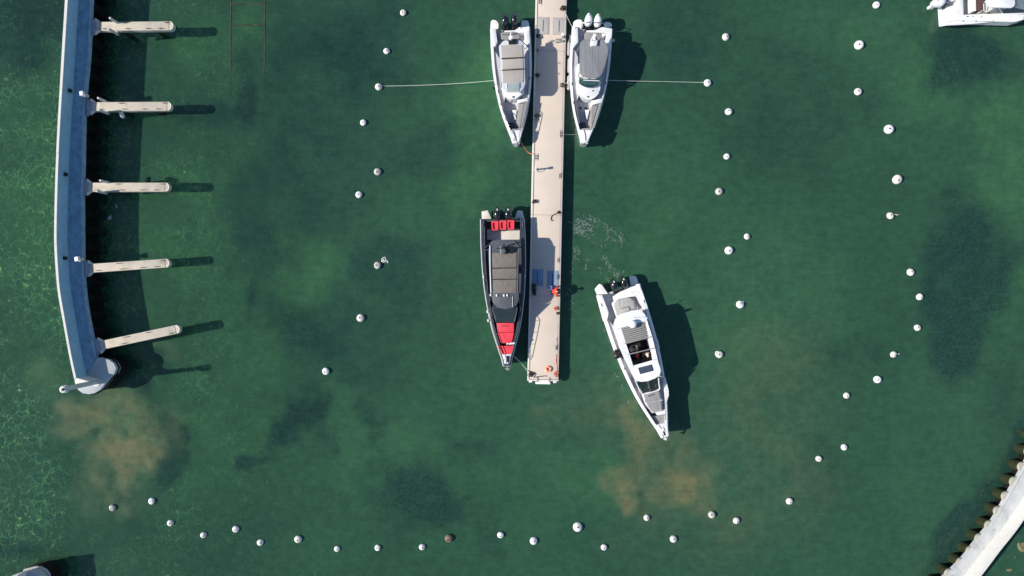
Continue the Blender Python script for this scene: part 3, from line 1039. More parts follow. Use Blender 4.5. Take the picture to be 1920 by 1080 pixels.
coil('rope_coil', 'dark rope heaped on the pier edge beside the white engines', 1056, 16.5, 'rope_dark', .2, 4, 1)
coil('rope_coil', 'small dark rope heap below the left of the two upper hatch covers', 1009.5, 69, 'rope_dark', .15, 3, 2)
coil('rope_coil', 'dark rope bundle in the upper canopy shade on the pier', 1007, 142, 'rope_dark', .14, 3, 3, tail=[(1010, 138)])
coil('rope_coil', 'dark rope tangle on the right pier edge beside the blue green windscreen', 1054.3, 160, 'rope_dark', .15, 3, 4)
coil('rope_coil', 'dark rope tangle on the left pier edge beside the upper left bow', 1006.8, 217.5, 'rope_dark', .14, 3, 5)
coil('rope_coil', 'dark star shaped rope bundle alone on the left edge, above the red seated boat', 1001.8, 377.5, 'rope_dark', .15, 3, 6, mess=.6)
coil('rope_coil', 'round dark rope coil on the right edge with a hooked loose end', 1047.8, 398.5, 'rope_dark', .11, 3, 7, mess=.1, tail=[(1046, 399.5), (1040, 402), (1035, 404.5), (1033.5, 409), (1033.8, 413), (1037, 414)])
coil('rope_coil', 'dark brown rope heap on the lower left pier corner', 996, 701.5, 'rope_dark', .2, 4, 8)
coil('rope_coil', 'tangled red rope heap on the lower right pier corner', 1042, 701.5, 'rope_red', .2, 3.5, 9, r=.022)
coil('rope_coil', 'red and white round coil on the pier right below the red jacket', 1042, 578, 'rope_red', .14, 3, 10, mess=.06, r=.03)
coil('rope_coil', 'small dark rope knot just below the red and white round coil', 1045.8, 587, 'rope_dark', .10, 2, 11)


def rope(name, label, pts, mat, r=.02, cat='rope', group=None, n=6):
    bm = bmesh.new()
    add_tube(bm, smooth_path(pts, n), r, 5)
    return tag(fin(name, bm, mat), label, cat, group)


rope('loose_rope', 'long brown red rope lying along the right edge near the pier end',
     [P(1041, 666, ZQ + .05), P(1044, 668, ZQ + .05), P(1042.5, 675, ZQ + .05), P(1044, 684, ZQ + .05), P(1045, 692, ZQ + .05), P(1045.5, 699, ZQ + .05)], 'rope_red', .025)
rope('loose_rope', 'thin dark rope lying along the right pier edge above the red rope',
     [P(1046, 632, ZQ + .04), P(1044, 636, ZQ + .04), P(1045.5, 643, ZQ + .04), P(1045, 650, ZQ + .04), P(1045.5, 655, ZQ + .04)], 'rope_dark', .018)

# lifebuoy
p = P(1028.3, 691.7, ZQ)
lb = thing('lifebuoy', 'orange lifebuoy ring lying flat near the pier end', 'lifebuoy', (p.x, p.y, ZQ))
bm = bmesh.new()
add_tube(bm, [(.155 * math.cos(t), .155 * math.sin(t), .07) for t in [2 * PI * k / 24 for k in range(24)]], .065, 10, True)
fin('ring', bm, 'orange', lb)
for k in range(4):
    t0 = .5 + k * PI / 2
    bm = bmesh.new()
    add_tube(bm, [(.155 * math.cos(t0 + s), .155 * math.sin(t0 + s), .07) for s in (-.14, 0, .14)], .069, 10)
    fin('band', bm, 'buoy', lb)
# post with meter box, casting a long thin shadow
p = P(1005.5, 318, ZQ)
sp = thing('service_post', 'slim service post on the left pier edge between the two left boats', 'post', (p.x, p.y, ZQ))
bm = bmesh.new()
add_lathe(bm, [(.12, 0), (.12, .02), (.055, .03), (.05, .72), (0, .73)], (0, 0), 12)
fin('post', bm, 'pile_white', sp)
bm = bmesh.new()
add_box(bm, (.0, 0, .80), (.16, .16, .15), .3, .02)
fin('head', bm, 'pile_white', sp)
bm = bmesh.new()
add_tube(bm, smooth_path([(.05, .05, .5), (.12, -.12, .3), (.1, -.18, .05)], 4), .02, 6)
fin('hose', bm, 'black_matt', sp)
p = P(1054, 70, ZQ)
sp = thing('service_post', 'white service post with tap on the right pier edge below the hatch covers', 'post', (p.x, p.y, ZQ))
bm = bmesh.new()
add_box(bm, (0, 0, .3), (.16, .18, .6), .15, .03)
fin('pedestal', bm, 'gelcoat', sp)
bm = bmesh.new()
add_tube(bm, [(-.05, -.1, .45), (-.2, -.14, .45), (-.22, -.14, .38)], .02, 6)
fin('tap', bm, 'steel', sp)
for (x, y, w, h_, rz, lab) in ((1043.8, 77.0, .22, .28, .15, 'grey tool case standing on the pier left of the white service post'), (1050.5, 78.2, .30, .13, .1, 'flat grey tool bag lying beside the grey tool case')):
    p = P(x, y, ZQ)
    t = thing('tool_case', lab, 'case', (p.x, p.y, ZQ), rz)
    bm = bmesh.new()
    add_box(bm, (0, 0, .11), (w, h_, .2), 0, .03)
    fin('shell', bm, 'hatch', t)
    bm = bmesh.new()
    add_tube(bm, [(-w * .25, 0, .2), (-w * .22, 0, .25), (w * .22, 0, .25), (w * .25, 0, .2)], .014, 6)
    fin('handle', bm, 'black', t)
rope('power_cable', 'thin grey cable running from the grey tool case across the pier', [P(1041, 75, ZQ + .06), P(1036, 74.8, ZQ + .02), P(1031, 77, ZQ + .02), P(1028, 79, ZQ + .02)], 'pier_grey', .016)
bm = bmesh.new()
add_tube(bm, [P(1000.5, 707.5, ZQ + .06), P(1021.5, 705, ZQ + .06)], .028, 8)
bh = fin('boat_hook', bm, 'cloth_denim')
tag(bh, 'dark boat hook pole lying across the pier end', 'boat hook')
bm = bmesh.new()
add_tube(bm, smooth_path([P(1021.5, 705, ZQ + .06), P(1023.5, 704.8, ZQ + .06), P(1024.2, 706, ZQ + .06), P(1023, 706.6, ZQ + .06)], 4), .016, 6)
fin('hook', bm, 'steel', bh)
p = P(1031, 539.5, ZQ)
bk = thing('bucket', 'light blue bucket in the shade beside the red jacket', 'bucket', (p.x, p.y, ZQ))
bm = bmesh.new()
add_lathe(bm, [(0, .01), (.10, .01), (.14, .30), (.125, .30), (.09, .04), (0, .04)], (0, 0), 16)
fin('pail', bm, 'lightblue', bk)
bm = bmesh.new()
add_tube(bm, [(.14 * math.cos(t), .05 * math.sin(t) - .02, .30 + .02 * math.sin(t)) for t in [PI * k / 8 for k in range(9)]], .01, 5)
fin('handle', bm, 'steel', bk)
for k, (x, y, r, lab) in enumerate(((1001.5, 536, .16, 'uppermost of three black round fenders in the shade on the left pier edge'), (1001.6, 544, .15, 'middle of three black round fenders on the left pier edge'), (1002, 550, .14, 'lowest of three black round fenders on the left pier edge'))):
    p = P(x, y, ZQ)
    t = thing('ball_fender', lab, 'fender', (p.x, p.y, ZQ), 0, 'black ball fenders on the pier')
    bm = bmesh.new()
    add_lathe(bm, [(0, .0)] + [(r * math.sin(a), r - r * math.cos(a)) for a in [PI * k / 8 for k in range(1, 8)]] + [(.03, 2 * r + .0), (.03, 2 * r + .06), (0, 2 * r + .06)], (0, 0), 14)
    fin('ball', bm, 'black_matt', t)
    bm = bmesh.new()
    add_tube(bm, smooth_path([(0, 0, 2 * r + .04), (-.12, .08, r), (-.2, .1, .03)], 4), .014, 5)
    fin('lanyard', bm, 'rope_dark', t)
# long fenders between the pier and the boat with the grey canopy
for k, ((x, y0, y1), lab) in enumerate((((1066.3, 78, 105), 'upper long pinkish grey fender between the pier and the white engined boat'), ((1067.2, 109, 137), 'middle long pinkish grey fender between the pier and the white engined boat'), ((1066.3, 142, 169), 'lowest long pinkish grey fender between the pier and the white engined boat'))):
    a, b = P(x, y0, .45), P(x - 1, y1, .45)
    t = thing('long_fender', lab, 'fender', (a.x, a.y, 0), 0, 'long fenders along the pier')
    bm = bmesh.new()
    dd = b - a
    add_tube(bm, [Vector((0, 0, .45)) + Vector((dd.x, dd.y, 0)) * s for s in (0, .06, .14, .5, .86, .94, 1)], [.05, .1, .125, .125, .125, .1, .05], 12)
    fin('body', bm, 'pier_grey', t, 50)
    bm = bmesh.new()
    add_tube(bm, smooth_path([(0, 0, .45), (.06, .12, .7), (.2, .1, .95)], 4), .015, 5)
    fin('lanyard', bm, 'rope_white', t)


# ------------------------------------------------------------------ boats
CROPS = {'A1': (910, 10, 10.8), 'A2': (910, 100, 10.8), 'A3': (920, 180, 9.0), 'C1': (1060, 10, 10.8), 'C2': (1060, 100, 10.8), 'C3': (1060, 180, 10.8),
         'E1': (895, 375, 10.8), 'E2': (895, 460, 10.8), 'E3': (895, 540, 10.8), 'E4': (895, 610, 10.8), 'G1': (1110, 505, 10.8), 'G2': (1130, 590, 10.8),
         'G3': (1160, 680, 13.5), 'G4': (1180, 730, 9.818), 'T': (1720, 0, 9.0), 'px': (0, 0, 1.0)}
HT = [0, .08, .15, .34, .5, .64, .75, .85, .92, .97, 1.0]
HW = [.975, .99, 1, .975, .89, .76, .62, .43, .29, .18, .11]


class Boat:
    def __init__(self, name, label, stern, bow, beam, zg0, zg1, zd, gw, cat='boat', group=None, dz=0.0):
        self.dz = dz
        zr = (zg0 + zg1) / 2
        a, b = P(*stern, zr), P(*bow, zr)
        dv = b - a
        self.L = dv.length
        self.rz = math.atan2(dv.x, -dv.y)
        self.root = thing(name, label, cat, (a.x, a.y, 0), self.rz, group)
        self.inv = (Matrix.Translation((a.x, a.y, 0)) @ Matrix.Rotation(self.rz, 4, 'Z')).inverted()
        self.hw, self.zg0, self.zg1, self.zd, self.gw = beam / 2, zg0, zg1, zd, gw

    def p(self, crop, x, y, z):
        x0, y0, s = CROPS[crop]
        return self.inv @ P(x0 + x / s, y0 + y / s, z + self.dz)

    def w(self, s):
        xs = np.linspace(max(0, s - .05), min(1, s + .05), 9)
        return float(np.mean(np.interp(xs, HT, HW))) * self.hw

    def zg(self, s):
        return self.zg0 + (self.zg1 - self.zg0) * s ** 1.6

    def hull(self, mat, deck_mat, rail_mat, deck_to=.93, fr=-.45):
        n = 40
        bm = bmesh.new()
        R = []
        for k in range(n + 1):
            s = k / n
            y = -s * self.L
            w, zg = self.w(s), self.zg(s)
            gwid = self.gw * (1 - .35 * s)
            wi = max(.03, w - gwid)
            rise = max(0, (s - .7) / .3)
            kz = -.42 + .55 * rise ** 2
            zd = self.zd if s < deck_to else zg - .05
            half = [(0.0, kz), (w * .55, -.2 + .45 * rise), (w * .84, .05 + .35 * rise), (w * .965, zg - .35), (w, zg - .14), (w * .995, zg - .02), (w - .03, zg), (wi + .02, zg),
                    (wi, zg - .02), (wi - .015, zd)]
            sec = half + [(-x, z) for x, z in reversed(half[1:])]
            R.append([bm.verts.new((x, y, z)) for x, z in sec])
        m = len(R[0])
        for a, b in zip(R, R[1:]):
            for i in range(m):
                j = (i + 1) % m
                bm.faces.new((a[i], a[j], b[j], b[i]))
        bm.faces.new(R[0])
        bm.faces.new(R[-1][::-1])
        bmesh.ops.triangulate(bm, faces=[f for f in bm.faces if len(f.verts) > 4])
        fin('hull', bm, mat, self.root, 40)
        bm = bmesh.new()
        rows = []
        for k in range(int(n * deck_to) - 1):
            s = k / n
            wi = max(.02, self.w(s) - self.gw * (1 - .35 * s) - .03)
            rows.append((wi, -s * self.L - .01))
        add_strip(bm, [(-a, y) for a, y in rows], rows, self.zd + .004, self.zd + .02)
        fin('deck', bm, deck_mat, self.root, 40)
        bm = bmesh.new()
        path = [(self.w(k / n) + .012, -k / n * self.L, self.zg(k / n) - .09) for k in range(n + 1)]
        path = path + [(-x, y, z) for x, y, z in reversed(path)]
        add_tube(bm, path, .035, 6)
        fin('rub_rail', bm, rail_mat, self.root, 50)
        for sg in (1, -1):
            bm = bmesh.new()
            add_tube(bm, [(sg * max(.03, self.w(k / n) - self.gw * (1 - .35 * k / n) - .004), -k / n * self.L, self.zg(k / n) + .004) for k in range(2, int(n * deck_to))], .016, 5)
            fin('gunwale_trim', bm, 'vinyl_dark', self.root, 50)

    def side_deck(self, s0, s1, width, drop, mat):
        n = 16
        for sg in (1, -1):
            A, B = [], []
            for k in range(n + 1):
                s = s0 + (s1 - s0) * k / n
                wi = self.w(s) - self.gw * (1 - .35 * s) - .012
                A.append((sg * wi, -s * self.L))
                B.append((sg * max(.05, wi - width * min(1, .25 + k / 3.0, .25 + (n - k) / 3.0)), -s * self.L))
            bm = bmesh.new()
            add_strip(bm, A, B, self.zd + .03, self.zg(.4) - drop)
            fin('side_deck', bm, mat, self.root, 40)

    def poly(self, crop, pts, z):
        out = []
        for q in pts:
            if len(q) == 3:
                v = self.p(q[0], q[1], q[2], z)
            else:
                v = self.p(crop, q[0], q[1], z)
            out.append((v.x, v.y))
        return out

    def pad(self, name, crop, pts, z0, z1, mat, r=.05, bev=.03, parent=None, label=None):
        pts = self.poly(crop, pts, z1)
        if r > 0:
            pts = fillet(pts, r, 3)
        bm = bmesh.new()
        add_prism(bm, pts, z0 + self.dz, z1 + self.dz, bev)
        o = fin(name, bm, mat, parent or self.root, 40)
        if label:
            o['label'] = label
        return o

    def slope(self, name, crop, pts, th, mat, parent=None):
        """a sheet of thickness th, pts with a height each"""
        v = [self.p(crop, q[0], q[1], q[2]) for q in pts]
        bm = bmesh.new()
        add_prism(bm, [(a.x, a.y) for a in v], [a.z - th for a in v], [a.z for a in v])
        return fin(name, bm, mat, parent or self.root, 40)

    def tube(self, name, crop, pts, r, mat, parent=None, n=4, smooth=True):
        v = [self.p(q[0], q[1], q[2], q[3]) if len(q) == 4 else self.p(crop, q[0], q[1], q[2]) for q in pts]
        bm = bmesh.new()
        add_tube(bm, smooth_path(v, n) if smooth and len(v) > 2 else v, r, 7)
        return fin(name, bm, mat, parent or self.root, 60)

    def bow_rail(self, s0, s1, h, mat='steel', inset=.10):
        for sg in (1, -1):
            bm = bmesh.new()
            N = 12
            pts = []
            for k in range(N + 1):
                s = s0 + (s1 - s0) * k / N
                hh = h * min(1, k / 2.0, (N - k + 1) / 1.5)
                pts.append((sg * max(.02, self.w(s) - inset), -s * self.L, self.zg(s) + hh))
            add_tube(bm, pts, .02, 6)
            for k in (2, 5, 8, 11):
                x, y, z = pts[k]
                add_tube(bm, [(x, y, self.zg(-y / self.L) - .01), (x, y, z)], .015, 5)
            fin('bow_rail', bm, mat, self.root, 60)

    def cleats(self, lst, mat='black'):
        for s, sg in lst:
            x, y, z = sg * (self.w(s) - self.gw * .5), -s * self.L, self.zg(s)
            bm = bmesh.new()
            add_box(bm, (x, y, z + .03), (.05, .09, .06))
            add_tube(bm, [(x, y - .13, z + .07), (x, y, z + .065), (x, y + .13, z + .07)], [.012, .022, .012], 6)
            fin('cleat', bm, mat, self.root)

    def outboard(self, crop, x, y, mat, badge='steel', a=.245, b=.43, ztop=1.32):
        ztop += self.dz
        c = self.p(crop, x, y, ztop - .15 - self.dz)
        bm = bmesh.new()
        N = 26
        rings = []
        for z, sc, sh in ((.62, .70, .0), (.72, .92, 0), (.86, 1.0, 0), (1.0, 1.0, 0), (1.14, .93, .01), (1.24, .78, .02), (1.30, .52, .03), (1.325, .22, .04)):
            z = z + ztop - 1.32
            ring = []
            for k in range(N):
                t = 2 * PI * k / N
                yy = math.cos(t)
                xx = math.sin(t) * (1 - .20 * yy) * (1 if yy < .2 else 1 - .12 * (yy - .2))
                ring.append(bm.verts.new((c.x + xx * a * sc, c.y + yy * b * sc + sh * b, z)))
            rings.append(ring)
        for p_, q in zip(rings, rings[1:]):
            for k in range(N):
                bm.faces.new((p_[k], p_[(k + 1) % N], q[(k + 1) % N], q[k]))
        bm.faces.new(rings[0][::-1])
        bm.faces.new(rings[-1])
        o = fin('outboard_motor', bm, mat, self.root, 50)
        bm = bmesh.new()
        add_box(bm, (c.x, c.y - .02, .15 + self.dz / 2), (.17, .34, 1.1 + self.dz), 0, .04)
        add_box(bm, (c.x, c.y + .02, -.42), (.12, .5, .10), 0, .03)
        fin('leg', bm, mat, o, 40)
        bm = bmesh.new()
        add_box(bm, (c.x, c.y - b - .07, .66 + self.dz), (.30, .26, .30), 0, .05)
        add_tube(bm, [(c.x - .2, c.y - b - .05, .83 + self.dz), (c.x + .2, c.y - b - .05, .83 + self.dz)], .04, 8)
        fin('bracket', bm, 'black', o, 40)
        bm = bmesh.new()
        add_box(bm, (c.x + .01, c.y + .20, ztop - .012), (.07, .13, .02), 0, .005)
        fin('badge', bm, badge, o, 40)
        bm = bmesh.new()
        for s_ in (-1, 1):
            add_tube(bm, smooth_path([(c.x + s_ * .05, c.y - b * .8, .95 + self.dz), (c.x + s_ * .16, c.y - b - .2, .9 + self.dz), (c.x + s_ * .1, c.y - b - .42, .75 + self.dz)], 4), .025, 6)
        fin('hose', bm, 'black_matt', o, 60)
        return o

    def lump(self, name, crop, x, y, r, z0, z1, mat, parent=None, n=14):
        c = self.p(crop, x, y, z1)
        z0, z1 = z0 + self.dz, z1 + self.dz
        bm = bmesh.new()
        add_lathe(bm, [(r * .92, z0), (r, z0 + (z1 - z0) * .25), (r * .97, z0 + (z1 - z0) * .65), (r * .75, z0 + (z1 - z0) * .92), (0, z1)], (c.x, c.y), n)
        return fin(name, bm, mat, parent or self.root, 50)

    def anchor(self, crop, x0, y0, x1, y1, z, mat='galv'):
        a, b = self.p(crop, x0, y0, z), self.p(crop, x1, y1, z - .25)
        bm = bmesh.new()
        add_tube(bm, [a, a.lerp(b, .5), b], [.035, .04, .03], 6)
        d = (b - a)
        d.z = 0
        d.normalize()
        q = Vector((-d.y, d.x, 0))
        for s_ in (-1, 1):
            tip = b + q * s_ * .20 - d * .16 + Vector((0, 0, .06))
            add_prism(bm, [((b + d * .06).x, (b + d * .06).y), (tip.x, tip.y), ((b - d * .10 + q * s_ * .03).x, (b - d * .10 + q * s_ * .03).y)], b.z - .02, b.z + .05)
        fin('anchor', bm, mat, self.root)


# --- moored boat, upper left of the pier (white, taupe canopy, black engines)
b = Boat('motorboat', 'white motorboat with three taupe roof panels and black engines, upper left of the pier', (956.4, 50), (967.6, 269), 2.68, 1.15, 1.42, .68, .17, 'boat', 'boats moored at the pier', .27)
b.hull('gelcoat', 'nonskid', 'gelgrey')
b.side_deck(.20, .66, .36, .10, 'nonskid')
b.pad('swim_platform', 'A1', [(105, 350), (125, 300), (185, 290), (255, 330), (268, 400), (268, 478), (105, 480)], .35, .58, 'gelcoat', .08)
b.pad('swim_platform', 'A1', [(735, 300), (860, 310), (885, 370), (885, 430), (720, 470)], .25, .45, 'gelcoat', .06)
b.pad('transom', 'A1', [(385, 512), (600, 507), (690, 440), (890, 436), (893, 520), (790, 552), (685, 556), (600, 530), (390, 540)], .2, .97, 'gelcoat', .03)
b.pad('coaming', 'A1', [(790, 545), (893, 525), (900, 760), (850, 812), (792, 745)], .4, 1.02, 'gelcoat', .04)
b.pad('coaming', 'A1', [(108, 482), (212, 482), (242, 740), (198, 835), (125, 760)], .4, 1.02, 'gelcoat', .04)
b.pad('aft_seat', 'A1', [(245, 560), (600, 545), (690, 600), (690, 690), (590, 690), (350, 700), (250, 640)], .43, .78, 'vinyl_grey', .04)
b.pad('seat_back', 'A1', [(330, 545), (590, 540), (590, 572), (335, 580)], .5, 1.0, 'vinyl_grey', .03)
for s, e in (((400, 265), 0), ((590, 258), 0)):
    b.outboard('A1', s[0], s[1], 'cowl')
b.tube('tow_arch', 'A1', [(275, 480, .95), (275, 380, 1.25), (320, 350, 1.35)], .02, 'black')
b.tube('tow_arch', 'A1', [(720, 470, .95), (720, 360, 1.25), (680, 345, 1.35)], .02, 'black')
rf = [('A', 0, 0)]
CROPS['A'] = (900, 0, 3.6)
b.pad('roof', 'A', [(127, 312), (158, 274), (265, 267), (298, 295), (304, 580), (270, 622), (178, 622), (149, 588)], 2.12, 2.2, 'gelgrey', .1, .03)
b.pad('canopy_panel', 'A', [('A1', 312, 806), ('A1', 750, 800), ('A2', 762, 72), ('A2', 335, 92)], 2.203, 2.245, 'canvas_taupe', .02, .015)
b.pad('canopy_panel', 'A2', [(345, 122), (765, 106), (768, 300), (348, 320)], 2.203, 2.245, 'canvas_taupe', .02, .015)
b.pad('canopy_panel', 'A2', [(350, 352), (770, 332), (770, 580), (355, 600)], 2.203, 2.245, 'canvas_taupe', .02, .015)
b.tube('crossbar', 'A2', [(318, 108, 2.28), (815, 84, 2.28)], .034, 'black_matt')
b.tube('crossbar', 'A2', [(328, 342, 2.28), (810, 314, 2.28)], .034, 'black_matt')
b.pad('roof_hatch', 'A2', [(430, 608), (690, 600), (690, 768), (450, 775)], 2.203, 2.235, 'glass_pale', .02, .01)
b.tube('roof_rib', 'A2', [(432, 606, 2.25), (432, 740, 2.25)], .022, 'gelcoat')
b.tube('roof_rib', 'A2', [(698, 590, 2.25), (698, 700, 2.25)], .018, 'black')
for q in ([(370, 690, 2.15), (270, 790, 1.8), (186, 895, 1.02)], [(680, 680, 2.15), (770, 750, 1.8), (860, 845, 1.02)]):
    b.tube('roof_strut', 'A1', q, .03, 'black')
for q in ([(330, 590, 2.12), (335, 690, 1.3)], [(785, 570, 2.12), (780, 690, 1.3)]):
    b.tube('roof_strut', 'A2', q, .03, 'black')
mst = b.pad('antenna_base', 'A1', [(465, 700), (640, 690), (620, 780), (475, 785)], 2.203, 2.33, 'black', .03, .02)
b.lump('antenna_dome', 'A1', 518, 640, .15, 2.34, 2.62, 'gelcoat', mst)
b.tube('antenna_mast', 'A1', [(518, 660, 2.35), (515, 600, 2.55), (512, 560, 2.75)], .05, 'gelcoat', mst)
b.tube('crossbar', 'A1', [(440, 712, 2.36), (560, 690, 2.36), (670, 682, 2.3)], .022, 'black', mst)
b.pad('console', 'A2', [(328, 590), (335, 700), (345, 775), (430, 885), (510, 940), (640, 905), (780, 795), (795, 700), (785, 580)], .43, 1.3, 'gelcoat', .15, .08)
b.pad('helm_seat', 'A2', [(420, 200), (690, 195), (690, 330), (425, 340)], .43, 1.2, 'vinyl_grey', .06)
b.pad('latch', 'A2', [(545, 868), (588, 866), (588, 896), (547, 898)], 1.303, 1.34, 'black', 0, .005)
b.pad('boarding_step', 'A2', [(640, 945), (858, 903), (862, 960), (660, 1012)], .43, 1.06, 'gelcoat', .03)
b.pad('bench_seat', 'A3', [(476, 128), (570, 104), (492, 548), (432, 440)], .43, .84, 'vinyl_grey', .03)
b.pad('bench_back', 'A3', [(577, 98), (634, 92), (545, 530), (501, 548)], .5, 1.12, 'vinyl_grey', .03)
b.pad('side_back', 'A3', [(176, 122), (200, 116), (310, 498), (290, 490)], .5, 1.12, 'vinyl_dark', .02, .02)
b.pad('seat_base', 'A3', [(360, 236), (438, 236), (428, 400), (412, 402)], .43, .70, 'gelcoat', .02)
b.pad('anchor_locker', 'A3', [(300, 450), (390, 446), (452, 535), (330, 560)], .43, .66, 'navy_deck', .02)
b.pad('front_bench', 'A3', [(322, 560), (540, 540), (532, 572), (330, 578)], .5, 1.0, 'vinyl_grey', .02)
b.pad('bow_deck', 'A3', [(303, 580), (540, 574), (493, 755), (440, 788), (372, 788)], .8, 1.27, 'gelcoat', .03, .02)
b.tube('anchor_chain', 'A3', [(380, 578, 1.29), (405, 650, 1.30), (440, 770, 1.29)], .025, 'vinyl_dark')
b.anchor('A3', 440, 790, 432, 855, 1.15)
b.bow_rail(.70, .985, .26)
b.cleats([(.09, -1), (.09, 1), (.55, -1), (.66, -1), (.68, 1), (.45, 1)])
hang_fender('fender', 'small dark fender at the left side of the boat with taupe panels', (927.3, 162), (926, 167), .45, .85, .09, 'black')

# --- moored boat, upper right of the pier (white, grey canvas, white engines)
b = Boat('motorboat', 'white motorboat with grey canvas cover and white engines, upper right of the pier', (1111.2, 50), (1095.3, 269), 2.72, 1.15, 1.42, .68, .17, 'boat', 'boats moored at the pier', .27)
b.hull('gelcoat', 'nonskid', 'gelgrey')
b.side_deck(.20, .66, .36, .10, 'nonskid')
b.pad('swim_platform', 'C1', [(162, 335), (220, 292), (310, 285), (345, 320), (352, 420), (330, 488), (262, 442), (160, 445)], .35, .58, 'gelcoat', .07)
b.pad('swim_platform', 'C1', [(800, 330), (920, 350), (945, 400), (940, 430), (860, 440), (790, 440)], .25, .45, 'gelcoat', .06)
b.pad('transom', 'C1', [(425, 508), (600, 505), (740, 440), (948, 470), (945, 545), (830, 560), (640, 548), (425, 536)], .2, .97, 'gelcoat', .03)
b.pad('coaming', 'C1', [(830, 560), (946, 540), (912, 830), (890, 930), (842, 860), (826, 660)], .4, 1.02, 'gelcoat', .04)
b.pad('coaming', 'C1', [(155, 482), (255, 452), (258, 740), (170, 850), (140, 800)], .4, 1.02, 'gelcoat', .04)
b.pad('aft_seat', 'C1', [(392, 548), (720, 558), (732, 650), (640, 715), (385, 700)], .43, .80, 'vinyl_grey', .04)
b.pad('aft_locker', 'C1', [(738, 572), (822, 568), (822, 600), (745, 640)], .43, .9, 'gelcoat', .03)
for q in ((475, 272), (662, 287)):
    b.outboard('C1', q[0], q[1], 'cowl_white', 'vinyl_grey', .26, .45)
b.tube('tow_arch', 'C1', [(330, 480, .8), (350, 360, 1.3), (500, 335, 1.45), (600, 345, 1.45), (720, 350, 1.45), (805, 395, 1.3), (800, 480, .8)], .022, 'steel')
b.pad('canopy', 'C1', [(300, 760), (375, 685), (500, 690), (510, 700), (520, 800), (645, 800), (660, 715), (740, 683), (820, 745), (850, 850), (880, 900),
                        ('C2', 865, 0), ('C2', 800, 250), ('C2', 728, 440), ('C2', 640, 492), ('C2', 480, 502), ('C2', 350, 462), ('C2', 290, 385), ('C2', 290, 110), ('C1', 292, 900)],
      2.04, 2.12, 'canvas_grey', .06, .035)
for x0, x1 in ((400, 395), (545, 545), (700, 660)):
    b.tube('canopy_seam', 'C1', [(x0, 780 if x0 != 545 else 830, 2.125), ('C2', x1, 60, 2.125), ('C2', x1 + 5, 440, 2.122)], .012, 'canvas_grey', None, 2)
mst = b.pad('antenna_base', 'C1', [(510, 818), (640, 812), (648, 690), (620, 575), (580, 562), (555, 620), (515, 695)], 2.05, 2.30, 'gelcoat', .04, .04)
b.pad('antenna_vent', 'C1', [(535, 712), (632, 706), (630, 670), (612, 640), (560, 650)], 2.303, 2.33, 'vinyl_dark', .02, .008, mst)
b.lump('antenna_dome', 'C1', 600, 610, .11, 2.303, 2.55, 'gelcoat', mst)
b.pad('antenna_plate', 'C1', [(560, 640), (612, 640), (615, 700), (560, 703)], 2.335, 2.40, 'gelcoat', .02, .02, mst)
for q in ([('C1', 310, 800, 2.05), ('C1', 250, 900, 1.5), ('C1', 235, 970, 1.02)], [('C1', 830, 780, 2.05), ('C1', 880, 900, 1.6), ('C1', 890, 960, 1.05)],
          [('C2', 285, 385, 2.06), ('C2', 262, 480, 1.5)], [('C2', 730, 440, 2.06), ('C2', 735, 520, 1.45)]):
    b.tube('canopy_strut', 'C2', q, .028, 'steel')
b.pad('console', 'C2', [(238, 215), (285, 205), (700, 205), (710, 640), (700, 780), (600, 895), (475, 948), (355, 890), (262, 780), (238, 640)], .43, 1.32, 'gelcoat', .12, .08)
b.slope('windscreen', 'C2', [(278, 470, 1.95), (330, 505, 1.98), (500, 520, 2.0), (690, 512, 1.98), (715, 480, 1.95), (708, 590, 1.52), (620, 665, 1.45), (500, 688, 1.42), (395, 668, 1.45), (290, 605, 1.52)], .03, 'glass_teal')
b.tube('windscreen_frame', 'C2', [(283, 540, 1.75), (286, 608, 1.54), (395, 672, 1.47), (500, 692, 1.44), (622, 668, 1.47), (712, 592, 1.54), (722, 500, 1.85)], .032, 'steel')
b.tube('windscreen_bar', 'C2', [(365, 540, 1.97), (500, 548, 2.0), (690, 560, 1.97)], .03, 'gelcoat')
b.pad('latch', 'C2', [(440, 868), (480, 866), (480, 892), (442, 894)], 1.323, 1.36, 'black', 0, .005)
b.lump('horn', 'C2', 562, 755, .05, 1.322, 1.37, 'black', None, 10)
b.pad('boarding_step', 'C2', [(522, 955), (758, 912), (740, 988), (545, 1048)], .43, 1.06, 'gelcoat', .03)
b.pad('bench_seat', 'C3', [(542, 165), (668, 150), (525, 655), (462, 560)], .43, .84, 'vinyl_grey', .03)
b.pad('bench_back', 'C3', [(690, 140), (742, 132), (592, 640), (540, 660)], .5, 1.12, 'vinyl_grey', .03)
b.pad('side_back', 'C3', [(197, 112), (225, 102), (296, 560), (272, 558)], .5, 1.12, 'vinyl_dark', .02, .02)
b.pad('seat_base', 'C3', [(396, 282), (490, 276), (445, 470), (432, 470)], .43, .70, 'gelcoat', .02)
b.pad('anchor_locker', 'C3', [(296, 532), (400, 530), (460, 640), (330, 652)], .43, .66, 'navy_deck', .02)
b.pad('front_bench', 'C3', [(312, 660), (540, 640), (552, 680), (322, 688)], .5, 1.0, 'vinyl_grey', .02)
b.pad('bow_deck', 'C3', [(288, 682), (553, 690), (452, 925), (390, 948), (322, 920)], .8, 1.27, 'gelcoat', .03, .02)
for q in ((310, 235), (420, 240)):
    b.lump('table_socket', 'C3', q[0], q[1], .08, .44, .50, 'black', None, 10)
b.tube('anchor_chain', 'C3', [(375, 682, 1.29), (400, 780, 1.30), (412, 910, 1.29)], .025, 'vinyl_dark')
b.anchor('C3', 385, 945, 382, 1000, 1.15, 'steel')
b.cleats([(.09, -1), (.09, 1), (.5, -1), (.66, -1), (.68, 1), (.47, 1)])
